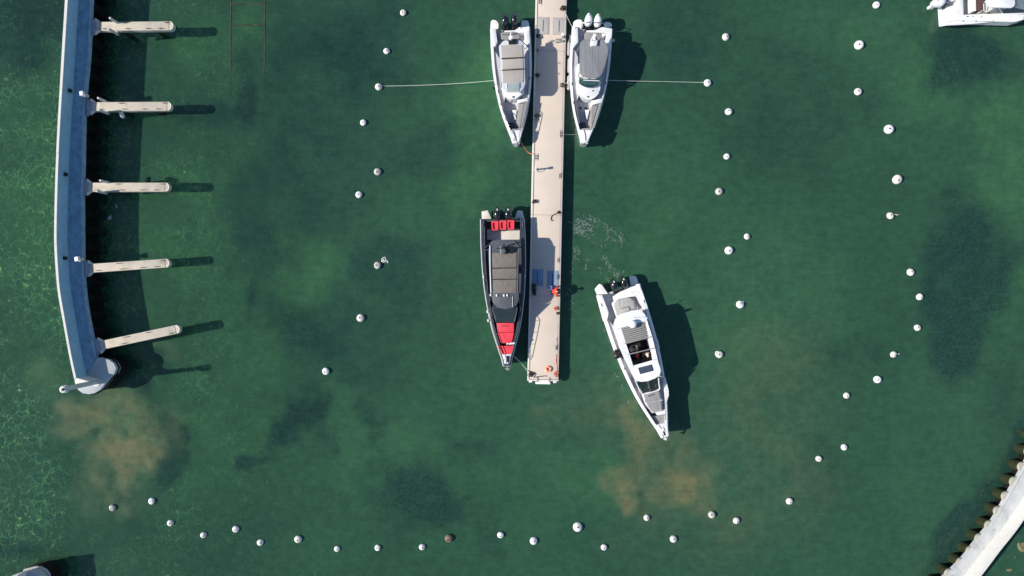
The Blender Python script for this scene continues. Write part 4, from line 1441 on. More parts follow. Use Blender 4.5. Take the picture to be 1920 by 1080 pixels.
for q, lab in (((970, 700), 'small white ball fender at the right side of the white engined boat'), ((105, 618), 'small white ball fender at the upper left side of the white engined boat')):
    a = P(1060 + q[0] / 10.8, 10 + q[1] / 10.8, .75)
    hang_fender('fender', lab, (1060 + q[0] / 10.8, 10 + q[1] / 10.8 - .5), (1060 + q[0] / 10.8, 10 + q[1] / 10.8 + 2.5), .45, .8, .10, 'gelgrey')

# --- dark boat with red seats, lower left of the pier
CROPS['E'] = (880, 370, 3.085)
b = Boat('motorboat', 'dark navy motorboat with bright red seats and brown roof at lower left of the pier', (941.8, 409), (950.6, 686), 2.98, 1.36, 1.60, .45, .26, 'boat', 'boats moored at the pier', .22)
b.hull('navy', 'navy_deck', 'gelgrey', .9)
b.pad('swim_platform', 'E1', [(85, 232), (208, 207), (284, 380), (92, 384)], .3, .6, 'cream_deck', .03)
b.pad('swim_platform', 'E1', [(815, 207), (918, 222), (940, 345), (745, 402)], .3, .6, 'cream_deck', .03)
b.pad('cockpit_floor', 'E1', [(195, 590), (455, 590), (860, 580), (856, 800), (300, 805), (200, 805)], .255, .285, 'cream_deck', .02, .005)
b.pad('transom', 'E1', [(190, 398), (300, 395), (735, 400), (870, 405), (868, 440), (190, 440)], .2, 1.0, 'navy', .03)
for x0, y0, x1, y1 in ((285, 430, 425, 610), (447, 420, 586, 596), (606, 412, 746, 592)):
    c = [(x0, y0), (x1, y0), (x1 - 6, y1), (x0 + 10, y1)]
    st = b.pad('red_seat', 'E1', c, .5, .98, 'vinyl_red', .05)
    o = b.poly('E1', [(x0 - 3, y0 - 3), (x1 + 3, y0 - 3), (x1 - 4, y1 + 3), (x0 + 8, y1 + 3)], 1.1)
    i = b.poly('E1', [(x0 + 24, y0 + 30), (x1 - 24, y0 + 30), (x1 - 24, y1 - 18), (x0 + 28, y1 - 18)], 1.1)
    bm = bmesh.new()
    add_ring(bm, fillet(o, .09, 3), fillet(i, .07, 3), .7 + b.dz, 1.09 + b.dz)
    fin('bolster', bm, 'vinyl_red', st, 40)
    b.tube('seat_post', 'E1', [((x0 + x1) / 2, y1 + 22, .9), ((x0 + x1) / 2, y1 + 22, .5)], .03, 'steel', st, 2, False)
for q in ((402, 262), (620, 262)):
    b.outboard('E1', q[0], q[1], 'cowl', 'rope_white', .25, .46, 1.42)
b.pad('roof', 'E', [(108, 312), (128, 255), (150, 245), (250, 245), (272, 262), (288, 310), (286, 600), (262, 636), (210, 648), (165, 638), (135, 608), (124, 555)], 2.28, 2.36, 'slate', .12, .03)
b.pad('canopy_panel', 'E2', [(300, 148), (795, 150), (795, 446), (302, 456)], 2.363, 2.41, 'canvas_brown', .02, .015)
b.pad('canopy_panel', 'E2', [(310, 476), (795, 466), (795, 676), (316, 682)], 2.363, 2.41, 'canvas_brown', .02, .015)
b.pad('canopy_panel', 'E2', [(320, 702), (795, 692), (790, 960), (322, 966)], 2.363, 2.41, 'canvas_brown', .02, .015)
b.tube('crossbar', 'E2', [(270, 466, 2.43), (810, 452, 2.43)], .022, 'black_matt')
b.tube('crossbar', 'E2', [(275, 694, 2.43), (810, 682, 2.43)], .022, 'black_matt')
b.tube('roof_rail', 'E2', [(258, 0, 2.40), (262, 480, 2.40), (278, 960, 2.40)], .045, 'gelgrey')
b.tube('roof_rail', 'E2', [(835, 60, 2.40), (822, 480, 2.40), (815, 960, 2.40)], .03, 'slate')
b.pad('sliding_hatch', 'E3', [(400, 172), (715, 172), (712, 388), (560, 418), (402, 396)], 2.363, 2.40, 'slate', .03, .01)
b.tube('hatch_edge', 'E3', [(716, 172, 2.41), (714, 386, 2.41)], .018, 'gelgrey')
for q in ((265, 140), (388, 148), (535, 150), (602, 145)):
    b.pad('roof_light', 'E3', [(q[0] - 16, q[1] - 22), (q[0] + 14, q[1] - 24), (q[0] + 18, q[1] + 24), (q[0] - 12, q[1] + 24)], 2.363, 2.44, 'gelcoat', 0, .008)
mst = b.pad('dome_shade_vent', 'E2', [(560, 20), (800, 40), (780, 120), (690, 178), (600, 130)], 2.363, 2.46, 'black', .08, .02)  # black box standing mostly for the dome's shadow, partly a dark vent
b.lump('radar_dome', 'E2', 528, 118, .20, 2.47, 2.72, 'slate', mst, 8)
b.tube('crossbar', 'E2', [(385, 62, 2.7), (470, 60, 2.72), (545, 40, 2.75), (600, 38, 2.7)], .028, 'black', mst)
b.tube('mast', 'E2', [(535, 40, 2.45), (540, -20, 2.9)], .05, 'black', mst)
b.tube('stay', 'E2', [(465, 20, 2.7), (468, 145, 2.45)], .02, 'gelgrey', mst)
for q in ([('E1', 250, 985, 2.3), ('E1', 200, 1010, 1.8), ('E1', 160, 1030, 1.25)], [('E1', 320, 815, 2.3), ('E1', 240, 900, 1.8), ('E1', 150, 970, 1.25)],
          [('E1', 760, 815, 2.3), ('E1', 850, 920, 1.7), ('E1', 900, 980, 1.25)], [('E3', 270, 160, 2.3), ('E3', 250, 330, 1.3)], [('E3', 825, 160, 2.3), ('E3', 860, 330, 1.3)]):
    b.tube('roof_strut', 'E3', q, .035, 'navy')
b.pad('console', 'E3', [(330, 150), (790, 150), (800, 420), (742, 700), (392, 700), (310, 420)], .46, 1.42, 'navy', .08, .04)
b.pad('helm_seat', 'E2', [(340, 420), (560, 420), (560, 600), (345, 600)], .46, 1.3, 'vinyl_red', .06)
b.slope('windscreen', 'E3', [(332, 400, 2.26), (570, 425, 2.28), (790, 400, 2.26), (742, 690, 1.46), (392, 690, 1.46)], .03, 'glass_dark')
for q in ([(305, 390, 2.26), (320, 480, 2.0), (386, 695, 1.46)], [(805, 390, 2.26), (795, 480, 2.0), (748, 695, 1.46)]):
    b.tube('windscreen_frame', 'E3', q, .035, 'slate')
b.pad('coachroof', 'E3', [(386, 704), (746, 704), (748, 880), (702, 1118), (475, 1126), (394, 890)], .46, 1.22, 'navy', .03, .03)
b.pad('sun_pad', 'E3', [(394, 708), (742, 708), (741, 893), (415, 895)], 1.225, 1.40, 'vinyl_red', .04)
b.pad('sun_pad', 'E3', [(408, 902), (741, 900), (700, 1105), (484, 1116)], 1.225, 1.38, 'vinyl_red', .04)
b.pad('handrail', 'E3', [(492, 764), (632, 764), (632, 778), (492, 778)], 1.403, 1.43, 'rope_dark', 0, .005)
b.pad('bow_seat', 'E4', [(424, 420), (742, 412), (698, 578), (514, 578)], .46, 1.38, 'vinyl_red', .04)
b.tube('seat_rim', 'E4', [(424, 424, 1.40), (470, 490, 1.43), (512, 576, 1.40)], .05, 'vinyl_red')
b.pad('boarding_step', 'E4', [(628, 366), (765, 338), (765, 380), (640, 392)], .46, 1.42, 'gelcoat', .02)
b.lump('cup_holder', 'E4', 605, 374, .08, 1.0, 1.24, 'gelcoat', None, 10)
b.pad('bow_deck', 'E4', [(490, 588), (692, 582), (662, 700), (612, 785), (542, 780)], .8, 1.46, 'gelcoat', .02, .02)
b.pad('windlass', 'E4', [(590, 622), (632, 622), (640, 745), (592, 748)], 1.463, 1.56, 'black', .02, .02)
b.anchor('E4', 605, 795, 612, 905, 1.3)
b.bow_rail(.66, .985, .28, 'slate')
b.cleats([(.05, -1), (.05, 1), (.5, -1), (.62, 1)], 'steel')
for (q, w_, h_) in (((124, 640), 20, 44), ((128, 762), 18, 46), ((966, 632), 18, 70)):
    b.pad('side_mark', 'E2', [(q[0] - w_ / 2, q[1] - h_ / 2), (q[0] + w_ / 2, q[1] - h_ / 2), (q[0] + w_ / 2, q[1] + h_ / 2), (q[0] - w_ / 2, q[1] + h_ / 2)], 1.27, 1.31, 'gelcoat', .01, .005)
for q in ((200, 480), (215, 660)):
    b.pad('side_mark', 'E3', [(q[0] - 14, q[1] - 26), (q[0] + 14, q[1] - 26), (q[0] + 16, q[1] + 26), (q[0] - 12, q[1] + 26)], 1.29, 1.33, 'gelcoat', .01, .005)

# --- white cabin boat under way
CROPS['G'] = (1090, 500, 3.175)
g = Boat('motorboat', 'white cabin motorboat leaving the pier with open roof hatch and people inside', (1160.4, 544), (1246.2, 818), 3.06, 1.18, 1.55, .48, .22, 'boat')
b = g
b.hull('gelcoat', 'nonskid', 'gelcoat')
b.side_deck(.17, .80, .40, .16, 'nonskid')
b.pad('swim_platform', 'G1', [(60, 398), (150, 292), (200, 315), (330, 498), (102, 512)], .35, .62, 'gelcoat', .05)
b.pad('swim_platform', 'G1', [(757, 148), (880, 132), (910, 180), (940, 270), (870, 345), (790, 352)], .25, .45, 'gelcoat', .05)
b.pad('transom', 'G1', [(432, 548), (560, 460), (780, 365), (985, 290), (1008, 420), (900, 540), (720, 565), (560, 600), (450, 640)], .2, 1.1, 'gelcoat', .05)
b.pad('coaming', 'G1', [(915, 545), (1010, 425), (1148, 830), (1130, 888), (972, 690)], .4, 1.22, 'gelcoat', .04)
b.pad('coaming', 'G1', [(108, 522), (212, 522), (336, 880), (320, 960), (300, 1060), (250, 1060)], .4, 1.22, 'gelcoat', .04)
for q in ((455, 312), (652, 262)):
    b.outboard('G1', q[0], q[1], 'cowl', 'rope_white', .26, .45, 1.38)
b.pad('aft_bench', 'G1', [(395, 690), (440, 645), (560, 590), (740, 560), (845, 605), (900, 800), (500, 980)], .48, .95, 'gelcoat', .10, .05)
sp_ = b.pad('sun_pad', 'G1', [(440, 692), (560, 604), (740, 573), (828, 612), (880, 790), (690, 862), (505, 960)], .953, 1.12, 'vinyl_beige', .14, .05)
b.pad('cushion_flap', 'G1', [(592, 812), (738, 760), (768, 832), (600, 880)], 1.123, 1.15, 'vinyl_beige', .03, .012, sp_)
b.tube('flap_strap', 'G1', [(590, 802, 1.15), (735, 752, 1.15), (776, 832, 1.14)], .018, 'vinyl_dark', sp_, 2)
b.tube('cushion_seam', 'G1', [(556, 610, 1.125), (556, 700, 1.13), (580, 790, 1.125)], .012, 'vinyl_grey', sp_, 2)
# cabin and hardtop
ROOF = [(284, 42), (344, -8), (584, -78), (724, -98), (824, -48), (884, 42), (920, 150), (1010, 440), (1075, 700), (1132, 972), (1168, 1092), (1178, 1164), (1148, 1228), (1060, 1292), (900, 1348), (772, 1360), (660, 1324),
        (588, 1196), (540, 1080), (450, 920), (350, 690), (285, 420), (230, 185)]
ZR = 2.55
rp = [Vector(q) for q in b.poly('G2', ROOF, ZR)]
c0 = sum(rp, Vector((0, 0))) / len(rp)
bm = bmesh.new()
add_ring(bm, [c0 + (q - c0) * .90 for q in rp], [c0 + (q - c0) * .85 for q in rp], .50, ZR - .11)
fin('cabin_wall', bm, 'gelcoat', b.root, 40)
bm = bmesh.new()
add_prism(bm, [c0 + (q - c0) * .845 for q in rp], .505, .53)
fin('cabin_floor', bm, 'black_matt', b.root, 40)
b.pad('hardtop', 'G2', [(230, 185), (284, 42), (344, -8), (584, -78), (724, -98), (824, -48), (884, 42), (907, 118), (858, 132), (377, 266), (257, 300)], ZR - .1, ZR, 'gelcoat', .05, .03)
b.pad('roof_beam', 'G2', [(258, 304), (376, 270), (623, 1026), (502, 1006), (450, 920), (350, 690), (285, 420)], ZR - .1, ZR - .006, 'gelcoat', .02, .02)
b.pad('roof_beam', 'G2', [(862, 134), (908, 122), (1010, 440), (1075, 700), (1118, 896), (1015, 916)], ZR - .1, ZR - .006, 'gelcoat', .02, .02)
b.pad('roof_front', 'G2', [(504, 1010), (625, 1031), (1015, 920), (1120, 900), (1132, 972), (1168, 1092), (1178, 1164), (1148, 1228), (1060, 1292), (900, 1348), (772, 1360), (660, 1324), (588, 1196), (540, 1080)], ZR - .1, ZR, 'gelcoat', .05, .04)
for sx in ((430, 560, 600, 1040),):
    b.tube('roof_groove', 'G2', [(470, 590, ZR + .003), (540, 800, ZR + .003), (612, 1045, ZR + .003), (640, 1075, ZR + .003)], .02, 'gelgrey', None, 3)
    b.tube('roof_groove', 'G2', [(905, 150, ZR + .003), (1000, 450, ZR + .003), (1085, 800, ZR + .003), (1130, 1000, ZR + .003)], .02, 'gelgrey', None, 3)
nS = 8
for k in range(nS):
    t0, t1 = k / nS + .012, (k + 1) / nS - .012
    Lp = lambda t: (375 + (462 - 375) * t, 268 + (578 - 268) * t)
    Rp = lambda t: (860 + (935 - 860) * t, 134 + (446 - 134) * t)
    b.pad('roof_slat', 'G2', [Lp(t0), Rp(t0), Rp(t1), Lp(t1)], ZR - .07, ZR - .015 + (.012 if k % 2 else 0), 'canvas_rib', 0, .012)
b.tube('crossbar', 'G2', [(448, 590, ZR + .05), (710, 520, ZR + .06), (1012, 440, ZR + .05)], .034, 'aluminium')
b.tube('crossbar', 'G2', [(518, 806, ZR + .05), (770, 745, ZR + .06), (1032, 680, ZR + .05)], .034, 'aluminium')
sol = b.pad('solar_panel', 'G3', [(492, 132), (838, 46), (884, 204), (542, 294)], ZR + .003, ZR + .025, 'solar', 0, .005)
bm = bmesh.new()
for r_ in range(3):
    for c_ in range(8):
        u0, u1, v0, v1 = .07 + c_ * .11, .07 + c_ * .11 + .075, .14 + r_ * .27, .14 + r_ * .27 + .17
        Q = []
        for u, v in ((u0, v0), (u1, v0), (u1, v1), (u0, v1)):
            x = (492 + 346 * u) * (1 - v) + (542 + 342 * u) * v
            y = (132 - 86 * u) * (1 - v) + (294 - 90 * u) * v
            Q.append(b.p('G3', x, y, ZR + .03))
        add_prism(bm, [(q.x, q.y) for q in Q], ZR + .026, ZR + .031)
fin('solar_cells', bm, 'solar_cell', sol, 30, 'stuff')
arch = b.tube('mast_arch', 'G2', [(560, 95, ZR + .02), (590, 85, ZR + .42), (700, 75, ZR + .46), (880, 45, ZR + .44), (905, 70, ZR + .02)], .055, 'gelcoat')
b.lump('radar_dome', 'G2', 613, 195, .26, ZR + .22, ZR + .42, 'gelcoat', arch, 20)
b.pad('radar_foot', 'G2', [(590, 120), (650, 118), (652, 165), (592, 168)], ZR + .003, ZR + .3, 'black', .02, .02, arch)
b.tube('antenna', 'G1', [(918, 825, ZR + .02), (916, 760, ZR + .5)], .02, 'gelcoat', None, 2, False)
b.slope('windscreen', 'G3', [(448, 500, ZR - .12), (560, 490, ZR - .06), (712, 476, ZR - .06), (792, 735, 1.62), (604, 770, 1.62)], .03, 'glass_dark')
b.slope('windscreen', 'G3', [(752, 468, ZR - .06), (900, 412, ZR - .08), (1000, 365, ZR - .12), (1012, 664, 1.62), (832, 730, 1.62)], .03, 'glass_dark')
b.tube('windscreen_post', 'G3', [(728, 470, ZR - .04), (812, 735, 1.65)], .05, 'slate')
b.tube('windscreen_frame', 'G3', [(420, 440, ZR - .1), (500, 620, 2.0), (592, 785, 1.62), (812, 748, 1.66), (1026, 680, 1.62), (1022, 540, 2.0), (1010, 400, ZR - .1)], .045, 'gelcoat', None, 3)
b.pad('coachroof', 'G4', [(170, -10), (225, 75), (290, 270), (425, 440), (480, 420), (610, 385), (612, 200), (552, 10), (548, -60)], .5, 1.5, 'gelcoat', .05, .05)
b.pad('sun_pad', 'G4', [(265, 100), (540, 24), (585, 200), (312, 258)], 1.503, 1.62, 'vinyl_grey', .05)
b.pad('sun_pad', 'G4', [(316, 268), (590, 210), (598, 380), (440, 428), (400, 400)], 1.503, 1.60, 'vinyl_grey', .05)
b.pad('handrail', 'G4', [(340, 124), (460, 84), (463, 96), (344, 138)], 1.623, 1.65, 'black', 0, .005)
for q in ([(300, 150, 1.63), (290, 240, 1.63)], [(520, 90, 1.63), (575, 190, 1.63)], [(568, 215, 1.62), (572, 380, 1.61)]):
    b.tube('pad_piping', 'G4', q, .02, 'vinyl_beige')
b.pad('boarding_step', 'G4', [(482, 430), (662, 386), (672, 450), (515, 482)], .5, 1.3, 'gelcoat', .03)
b.pad('bow_seat', 'G4', [(420, 512), (648, 458), (690, 600), (492, 655)], .5, 1.26, 'vinyl_grey', .05)
b.pad('seat_back', 'G4', [(648, 456), (680, 460), (704, 590), (690, 600)], .6, 1.4, 'vinyl_grey', .02, .02)
b.pad('seat_back', 'G4', [(395, 540), (420, 530), (500, 650), (480, 655)], .6, 1.42, 'vinyl_dark', .02, .02)
b.pad('bow_deck', 'G4', [(480, 664), (702, 606), (706, 775), (640, 828), (552, 828)], .9, 1.53, 'gelcoat', .03, .02)
for q in ([(540, 655, 1.54), (590, 720, 1.55)], [(625, 690, 1.54), (655, 760, 1.55)]):
    b.tube('deck_track', 'G4', q, .02, 'vinyl_dark')
b.tube('anchor_chain', 'G4', [(628, 775, 1.56), (650, 850, 1.55)], .045, 'black_matt')
b.anchor('G4', 652, 845, 668, 925, 1.45, 'gelcoat')
b.pad('gunwale_cap', 'G2', [(1070, 492), (1112, 490), (1160, 690), (1118, 700)], 1.0, 1.34, 'gelcoat', .02)
b.pad('gunwale_cap', 'G3', [(1150, 385), (1185, 372), (1262, 700), (1268, 830), (1185, 1080), (1175, 700)], 1.1, 1.46, 'gelcoat', .02)
b.pad('sliding_door', 'G2', [(398, 694), (412, 692), (466, 906), (448, 910)], .55, 2.0, 'black', 0, .01)
b.pad('helm_console', 'G2', [(600, 930), (990, 830), (1010, 915), (630, 1020)], .53, 1.35, 'black_matt', .03)
b.pad('cabin_seat', 'G2', [(535, 620), (760, 560), (775, 640), (555, 700)], .53, .95, 'vinyl_dark', .04)
b.pad('cabin_table', 'G2', [(540, 690), (700, 650), (715, 710), (560, 752)], .53, 1.15, 'aluminium', .03)
b.cleats([(.06, -1), (.12, 1), (.5, -1), (.62, 1)], 'steel')

# --- cut-off boat in the top right corner
t = Boat('motorboat', 'white motorboat with dark red seat and white hardtop cut off at the top right corner', (1778, 12), (2040, -6), 2.35, .95, 1.3, .4, .2, 'boat')
b = t
b.hull('gelcoat', 'vinyl_grey', 'gelcoat')
b.pad('swim_platform', 'T', [(500, 130), (555, 40), (680, -10), (770, -160), (500, -160)], .3, .6, 'gelgrey', .05)
b.pad('transom', 'T', [(500, 125), (690, 60), (770, -160), (780, 250), (500, 355)], .4, 1.0, 'gelcoat', .04)
b.pad('coaming', 'T', [(500, 250), (775, 250), (910, 245), (1190, 235), (1800, 215), (1800, 330), (1640, 370), (700, 345), (505, 358)], .4, 1.08, 'gelcoat', .03)
cw = b.outboard('T', 380, 20, 'cowl_white', 'vinyl_grey', .3, .45, 1.35)
b.pad('side_seat', 'T', [(1000, -60), (1100, -60), (1110, 175), (1005, 180)], .43, .85, 'maroon', .03)
b.pad('side_locker', 'T', [(925, -60), (990, -60), (995, 185), (930, 190)], .43, .95, 'gelcoat', .03)
b.pad('hardtop', 'T', [(1185, -150), (1640, -150), (1648, 100), (1600, 130), (1250, 122), (1190, 80)], 2.1, 2.2, 'gelcoat', .12, .04)
b.pad('console', 'T', [(1280, -120), (1530, -120), (1535, 130), (1290, 128)], .43, 1.3, 'gelgrey', .05)
b.slope('windscreen', 'T', [(1650, -120, 2.0), (1650, 120, 2.0), (1800, 160, 1.4), (1800, -120, 1.4)], .03, 'glass_pale')
for q in ([(1210, 80, 2.1), (1130, 30, 1.5), (1125, 180, 1.05)], [(1300, 125, 2.1), (1180, 200, 1.1)], [(1360, 125, 2.1), (1440, 220, 1.1)]):
    b.tube('roof_strut', 'T', q, .03, 'gelcoat')
b.tube('rope_bundle', 'T', [(1010, 225, 1.1), (1060, 200, 1.15), (1110, 180, 1.1), (1180, 200, 1.12)], .035, 'rope')
for q in ((770, 375), (990, 375), (1280, 375)):
    b.tube('fender_tie', 'T', [(q[0], 345, 1.1), (q[0], q[1] + 5, .9)], .025, 'steel', None, 2, False)
for q in ((840, 276), (860, 276), (940, 276), (1080, 282)):
    b.lump('fitting', 'T', q[0], q[1], .035, 1.083, 1.11, 'black', None, 8)

# --- second breakwater head, just inside the bottom left corner
pts = [P(x, y, 1.9).xy for x, y in ((8, 1088), (14, 1084), (34, 1077), (56, 1071), (66, 1072), (74, 1077), (79, 1083), (82, 1096), (80, 1134), (4, 1134))]
z0 = pts[4]
t2 = thing('breakwater', 'rounded pale concrete head of another breakwater cut off at the bottom left corner', 'breakwater', (z0.x, z0.y, 0))
pl = [q - z0 for q in pts]
bm = bmesh.new()
add_prism(bm, pl, 1.4, 1.9, .05)
fin('deck_slab', bm, 'conc', t2, 30)
cc = sum(pl, Vector((0, 0))) / len(pl)
bm = bmesh.new()
add_prism(bm, [cc + (q - cc) * .94 for q in pl], -2.5, 1.39)
fin('sea_wall', bm, 'wall_dark', t2, 30)
wl = [P(x, y, 2.7).xy - z0 for x, y in ((14, 1086), (32, 1079), (35, 1082), (20, 1134), (0, 1134))]
bm = bmesh.new()
add_prism(bm, wl, 1.903, 2.7, .02)
fin('parapet_block', bm, 'conc_cap', t2, 30)
bm = bmesh.new()
add_tube(bm, [(*(cc + (q - cc) * 1.03), 1.3) for q in pl[2:8]], .10, 8)
fin('fender_rail', bm, 'pier_grey', t2)


# ------------------------------------------------------------------ people
def skinned(name, verts, edges, radii, mat, parent, sub=1):
    me = bpy.data.meshes.new(name)
    me.from_pydata([tuple(v) for v in verts], edges, [])
    o = bpy.data.objects.new(name, me)
    COL.objects.link(o)
    md = o.modifiers.new('skin', 'SKIN')
    md.use_smooth_shade = True
    sv = me.skin_vertices[0].data
    for i, r in enumerate(radii):
        rr = r if isinstance(r, tuple) else (r, r)
        sv[i].radius = rr
        sv[i].use_root = (i == 0)
    sd = o.modifiers.new('sub', 'SUBSURF')
    sd.levels = sd.render_levels = sub
    dg = bpy.context.evaluated_depsgraph_get()
    dg.update()
    nm = bpy.data.meshes.new_from_object(o.evaluated_get(dg))
    o.modifiers.clear()
    o.data = nm
    nm.name = name
    nm.materials.clear()
    nm.materials.append(M[mat])
    nm.polygons.foreach_set('use_smooth', [True] * len(nm.polygons))
    o.parent = parent
    return o


def person(label, loc, rz, top, legs, hair='hair', seated=False, lean=0.0, arms='down', group=None, hat=None):
    root = thing('person', label, 'person', loc, rz, group)
    pz = .47 if seated else .93
    V, E, R = [], [], []
    J = {}

    def j(name, p, r, par=None):
        J[name] = (Vector(p), r)
        V.append(p)
        R.append(r)
        if par:
            E.append((list(J).index(par), len(V) - 1))
    ln = math.sin(lean)
    cs = math.cos(lean)

    def up(x, y, h):          # a place on the leaning trunk, h above the pelvis
        return (x, y * cs + h * ln, pz + h * cs - y * ln)
    j('pelvis', (0, 0, pz), (.155, .105))
    j('waist', up(0, .01, .17), (.135, .09), 'pelvis')
    j('chest', up(0, .02, .36), (.165, .105), 'waist')
    j('neck', up(0, .01, .52), (.055, .055), 'chest')
    j('jaw', up(0, .035, .60), (.066, .075), 'neck')
    j('skull', up(0, .02, .70), (.075, .09), 'jaw')
    j('crown', up(0, .015, .765), (.055, .065), 'skull')
    for s, n in ((-1, 'l'), (1, 'r')):
        j('sh' + n, up(s * .185, .01, .46), .062, 'chest')
        if arms == 'down':
            el, wr = up(s * .24, -.03, .19), up(s * .25, .06, -.05)
            dirv = Vector((0, .02, -1))
        elif arms == 'front':
            el, wr = up(s * .25, .08, .22), up(s * .17, .33, .16)
            dirv = Vector((0, 1, -.1))
        else:
            el, wr = up(s * .33, .14, .26), up(s * .30, .38, .10)
            dirv = Vector((-.1 * s, .8, -.6))
        dirv.normalize()
        j('el' + n, el, .044, 'sh' + n)
        j('wr' + n, wr, .030, 'el' + n)
        wv = Vector(wr)
        side = dirv.cross(Vector((0, 0, 1)) if abs(dirv.z) < .8 else Vector((0, 1, 0))).normalized()
        palm = wv + dirv * .055
        j('pa' + n, tuple(palm), (.036, .017), 'wr' + n)
        for f, (off, fl) in enumerate(((-.03, .065), (-.01, .078), (.011, .072), (.031, .056))):
            k1 = palm + dirv * .045 + side * off
            k2 = k1 + dirv * fl * .55 + Vector((0, 0, -.012))
            j(f'f{n}{f}a', tuple(k1), .0095, 'pa' + n)
            j(f'f{n}{f}b', tuple(k2), .008, f'f{n}{f}a')
        j('th' + n, tuple(wv + dirv * .05 - side * .05), .010, 'pa' + n)
        if seated:
            kn, an = (s * .12, .44, pz + .04), (s * .12, .46, .09)
        else:
            kn, an = (s * .11, .03, .50), (s * .12, -.01, .09)
        j('hip' + n, (s * .095, .0 if not seated else .06, pz - .03), .085, 'pelvis')
        j('kn' + n, kn, .058, 'hip' + n)
        j('an' + n, an, .042, 'kn' + n)
        j('toe' + n, (an[0] + s * .02, an[1] + .17, .04), (.042, .028), 'an' + n)
    skinned('body', V, E, R, 'skin', root)

    def cloth(name, names, links, extra, mat):
        vs = [J[n][0] for n in names]
        rs = []
        for n in names:
            r = J[n][1]
            r = r if isinstance(r, tuple) else (r, r)
            rs.append((r[0] + extra, r[1] + extra))
        es = [(names.index(a), names.index(b_)) for a, b_ in links]
        return skinned(name, vs, es, rs, mat, root)
    cloth('jacket', ['chest', 'waist', 'pelvis', 'shl', 'ell', 'wrl', 'shr', 'elr', 'wrr'],
          [('pelvis', 'waist'), ('waist', 'chest'), ('chest', 'shl'), ('shl', 'ell'), ('ell', 'wrl'), ('chest', 'shr'), ('shr', 'elr'), ('elr', 'wrr')], .026, top)
    cloth('trousers', ['pelvis', 'hipl', 'knl', 'anl', 'hipr', 'knr', 'anr'], [('pelvis', 'hipl'), ('hipl', 'knl'), ('knl', 'anl'), ('pelvis', 'hipr'), ('hipr', 'knr'), ('knr', 'anr')], .020, legs)
    for n in ('l', 'r'):
        cloth('shoe', ['an' + n, 'toe' + n], [('an' + n, 'toe' + n)], .012, 'cloth_black')
    c = Vector(up(0, .012, .725))
    bm = bmesh.new()
    bmesh.ops.create_uvsphere(bm, u_segments=18, v_segments=12, radius=1)
    for v in bm.verts:
        q = v.co
        d_ = max(0, q.y) * max(0, -q.z + .35)
        v.co = Vector((c.x + q.x * .098 * (1 - .3 * d_), c.y - .006 + q.y * (.112 if q.y < 0 else .098) * (1 - .45 * d_), c.z + q.z * (.085 if q.z > 0 else .075)))
    fin('hair' if hat is None else 'cap', bm, hair if hat is None else hat, root, 60)
    if hat:
        bm = bmesh.new()
        add_prism(bm, [(c.x - .07, c.y + .07), (c.x + .07, c.y + .07), (c.x + .05, c.y + .17), (c.x - .05, c.y + .17)], c.z + .012, c.z + .028, .008)
        fin('cap_peak', bm, hat, root, 60)
    face = Vector(up(0, .125, .655))
    for s in (-1, 1):
        bm = bmesh.new()
        bmesh.ops.create_uvsphere(bm, u_segments=8, v_segments=6, radius=.012)
        bmesh.ops.translate(bm, verts=bm.verts, vec=face + Vector((s * .032, -.008, .03)))
        fin('eye', bm, 'cloth_black', root)
        bm = bmesh.new()
        bmesh.ops.create_uvsphere(bm, u_segments=8, v_segments=6, radius=1)
        for v in bm.verts:
            v.co = Vector((v.co.x * .012, v.co.y * .022, v.co.z * .032)) + Vector(up(s * .092, .02, .66))
        fin('ear', bm, 'skin', root)
    bm = bmesh.new()
    add_prism(bm, [(face.x - .014, face.y - .03), (face.x + .014, face.y - .03), (face.x + .008, face.y + .022), (face.x - .008, face.y + .022)], face.z - .012, face.z + .012, .006)
    fin('nose', bm, 'skin', root)
    bm = bmesh.new()
    add_prism(bm, [(face.x - .025, face.y - .03), (face.x + .025, face.y - .03), (face.x + .02, face.y + .001), (face.x - .02, face.y + .001)], face.z - .05, face.z - .04, .003)
    fin('mouth', bm, 'vinyl_red', root)
    return root


def on(px, py, z):
    q = P(px, py, z)
    return q


q = on(1041, 546.5, ZQ + .5)
person('person in a red jacket sitting bent forward on the right edge of the pier', (q.x - .16, q.y, ZQ - .33), -PI / 2, 'cloth_red', 'cloth_black', lean=.55, arms='reach', seated=True)
q = on(1159.5, 661, 1.4)
person('person in dark clothes standing on the left side deck of the cabin boat', (q.x, q.y, .5), g.rz + PI * .62, 'cloth_black', 'cloth_black', lean=.7, arms='down')
GRP = 'people inside the cabin boat'
for (x, y, z), lab, top, lg, hat, az in (
        ((1194.3, 665.5, 1.75), 'person with a red cap at the helm, seen through the open roof hatch', 'cloth_black', 'cloth_denim', 'cloth_red', PI),
        ((1213.2, 663.5, 1.75), 'person with a white cap and tan top beside the red cap', 'cloth_tan', 'cloth_denim', 'cloth_white', PI),
        ((1189, 650.5, 1.75), 'person in a white top seated behind the helm under the roof hatch', 'cloth_white', 'cloth_tan', None, PI)):
    q = on(x, y, z)
    person(lab, (q.x, q.y, .53), g.rz + az, top, lg, seated=True, arms='front', group=GRP, hat=hat, lean=.05)
    bm = bmesh.new()
    # a low seat under each of them belongs to the boat
    c = g.inv @ Vector((q.x, q.y, 0))
    add_box(bm, (c.x, c.y - .0, .73), (.46, .42, .36), 0, .05)
    fin('cabin_stool', bm, 'black_matt', g.root, 40)

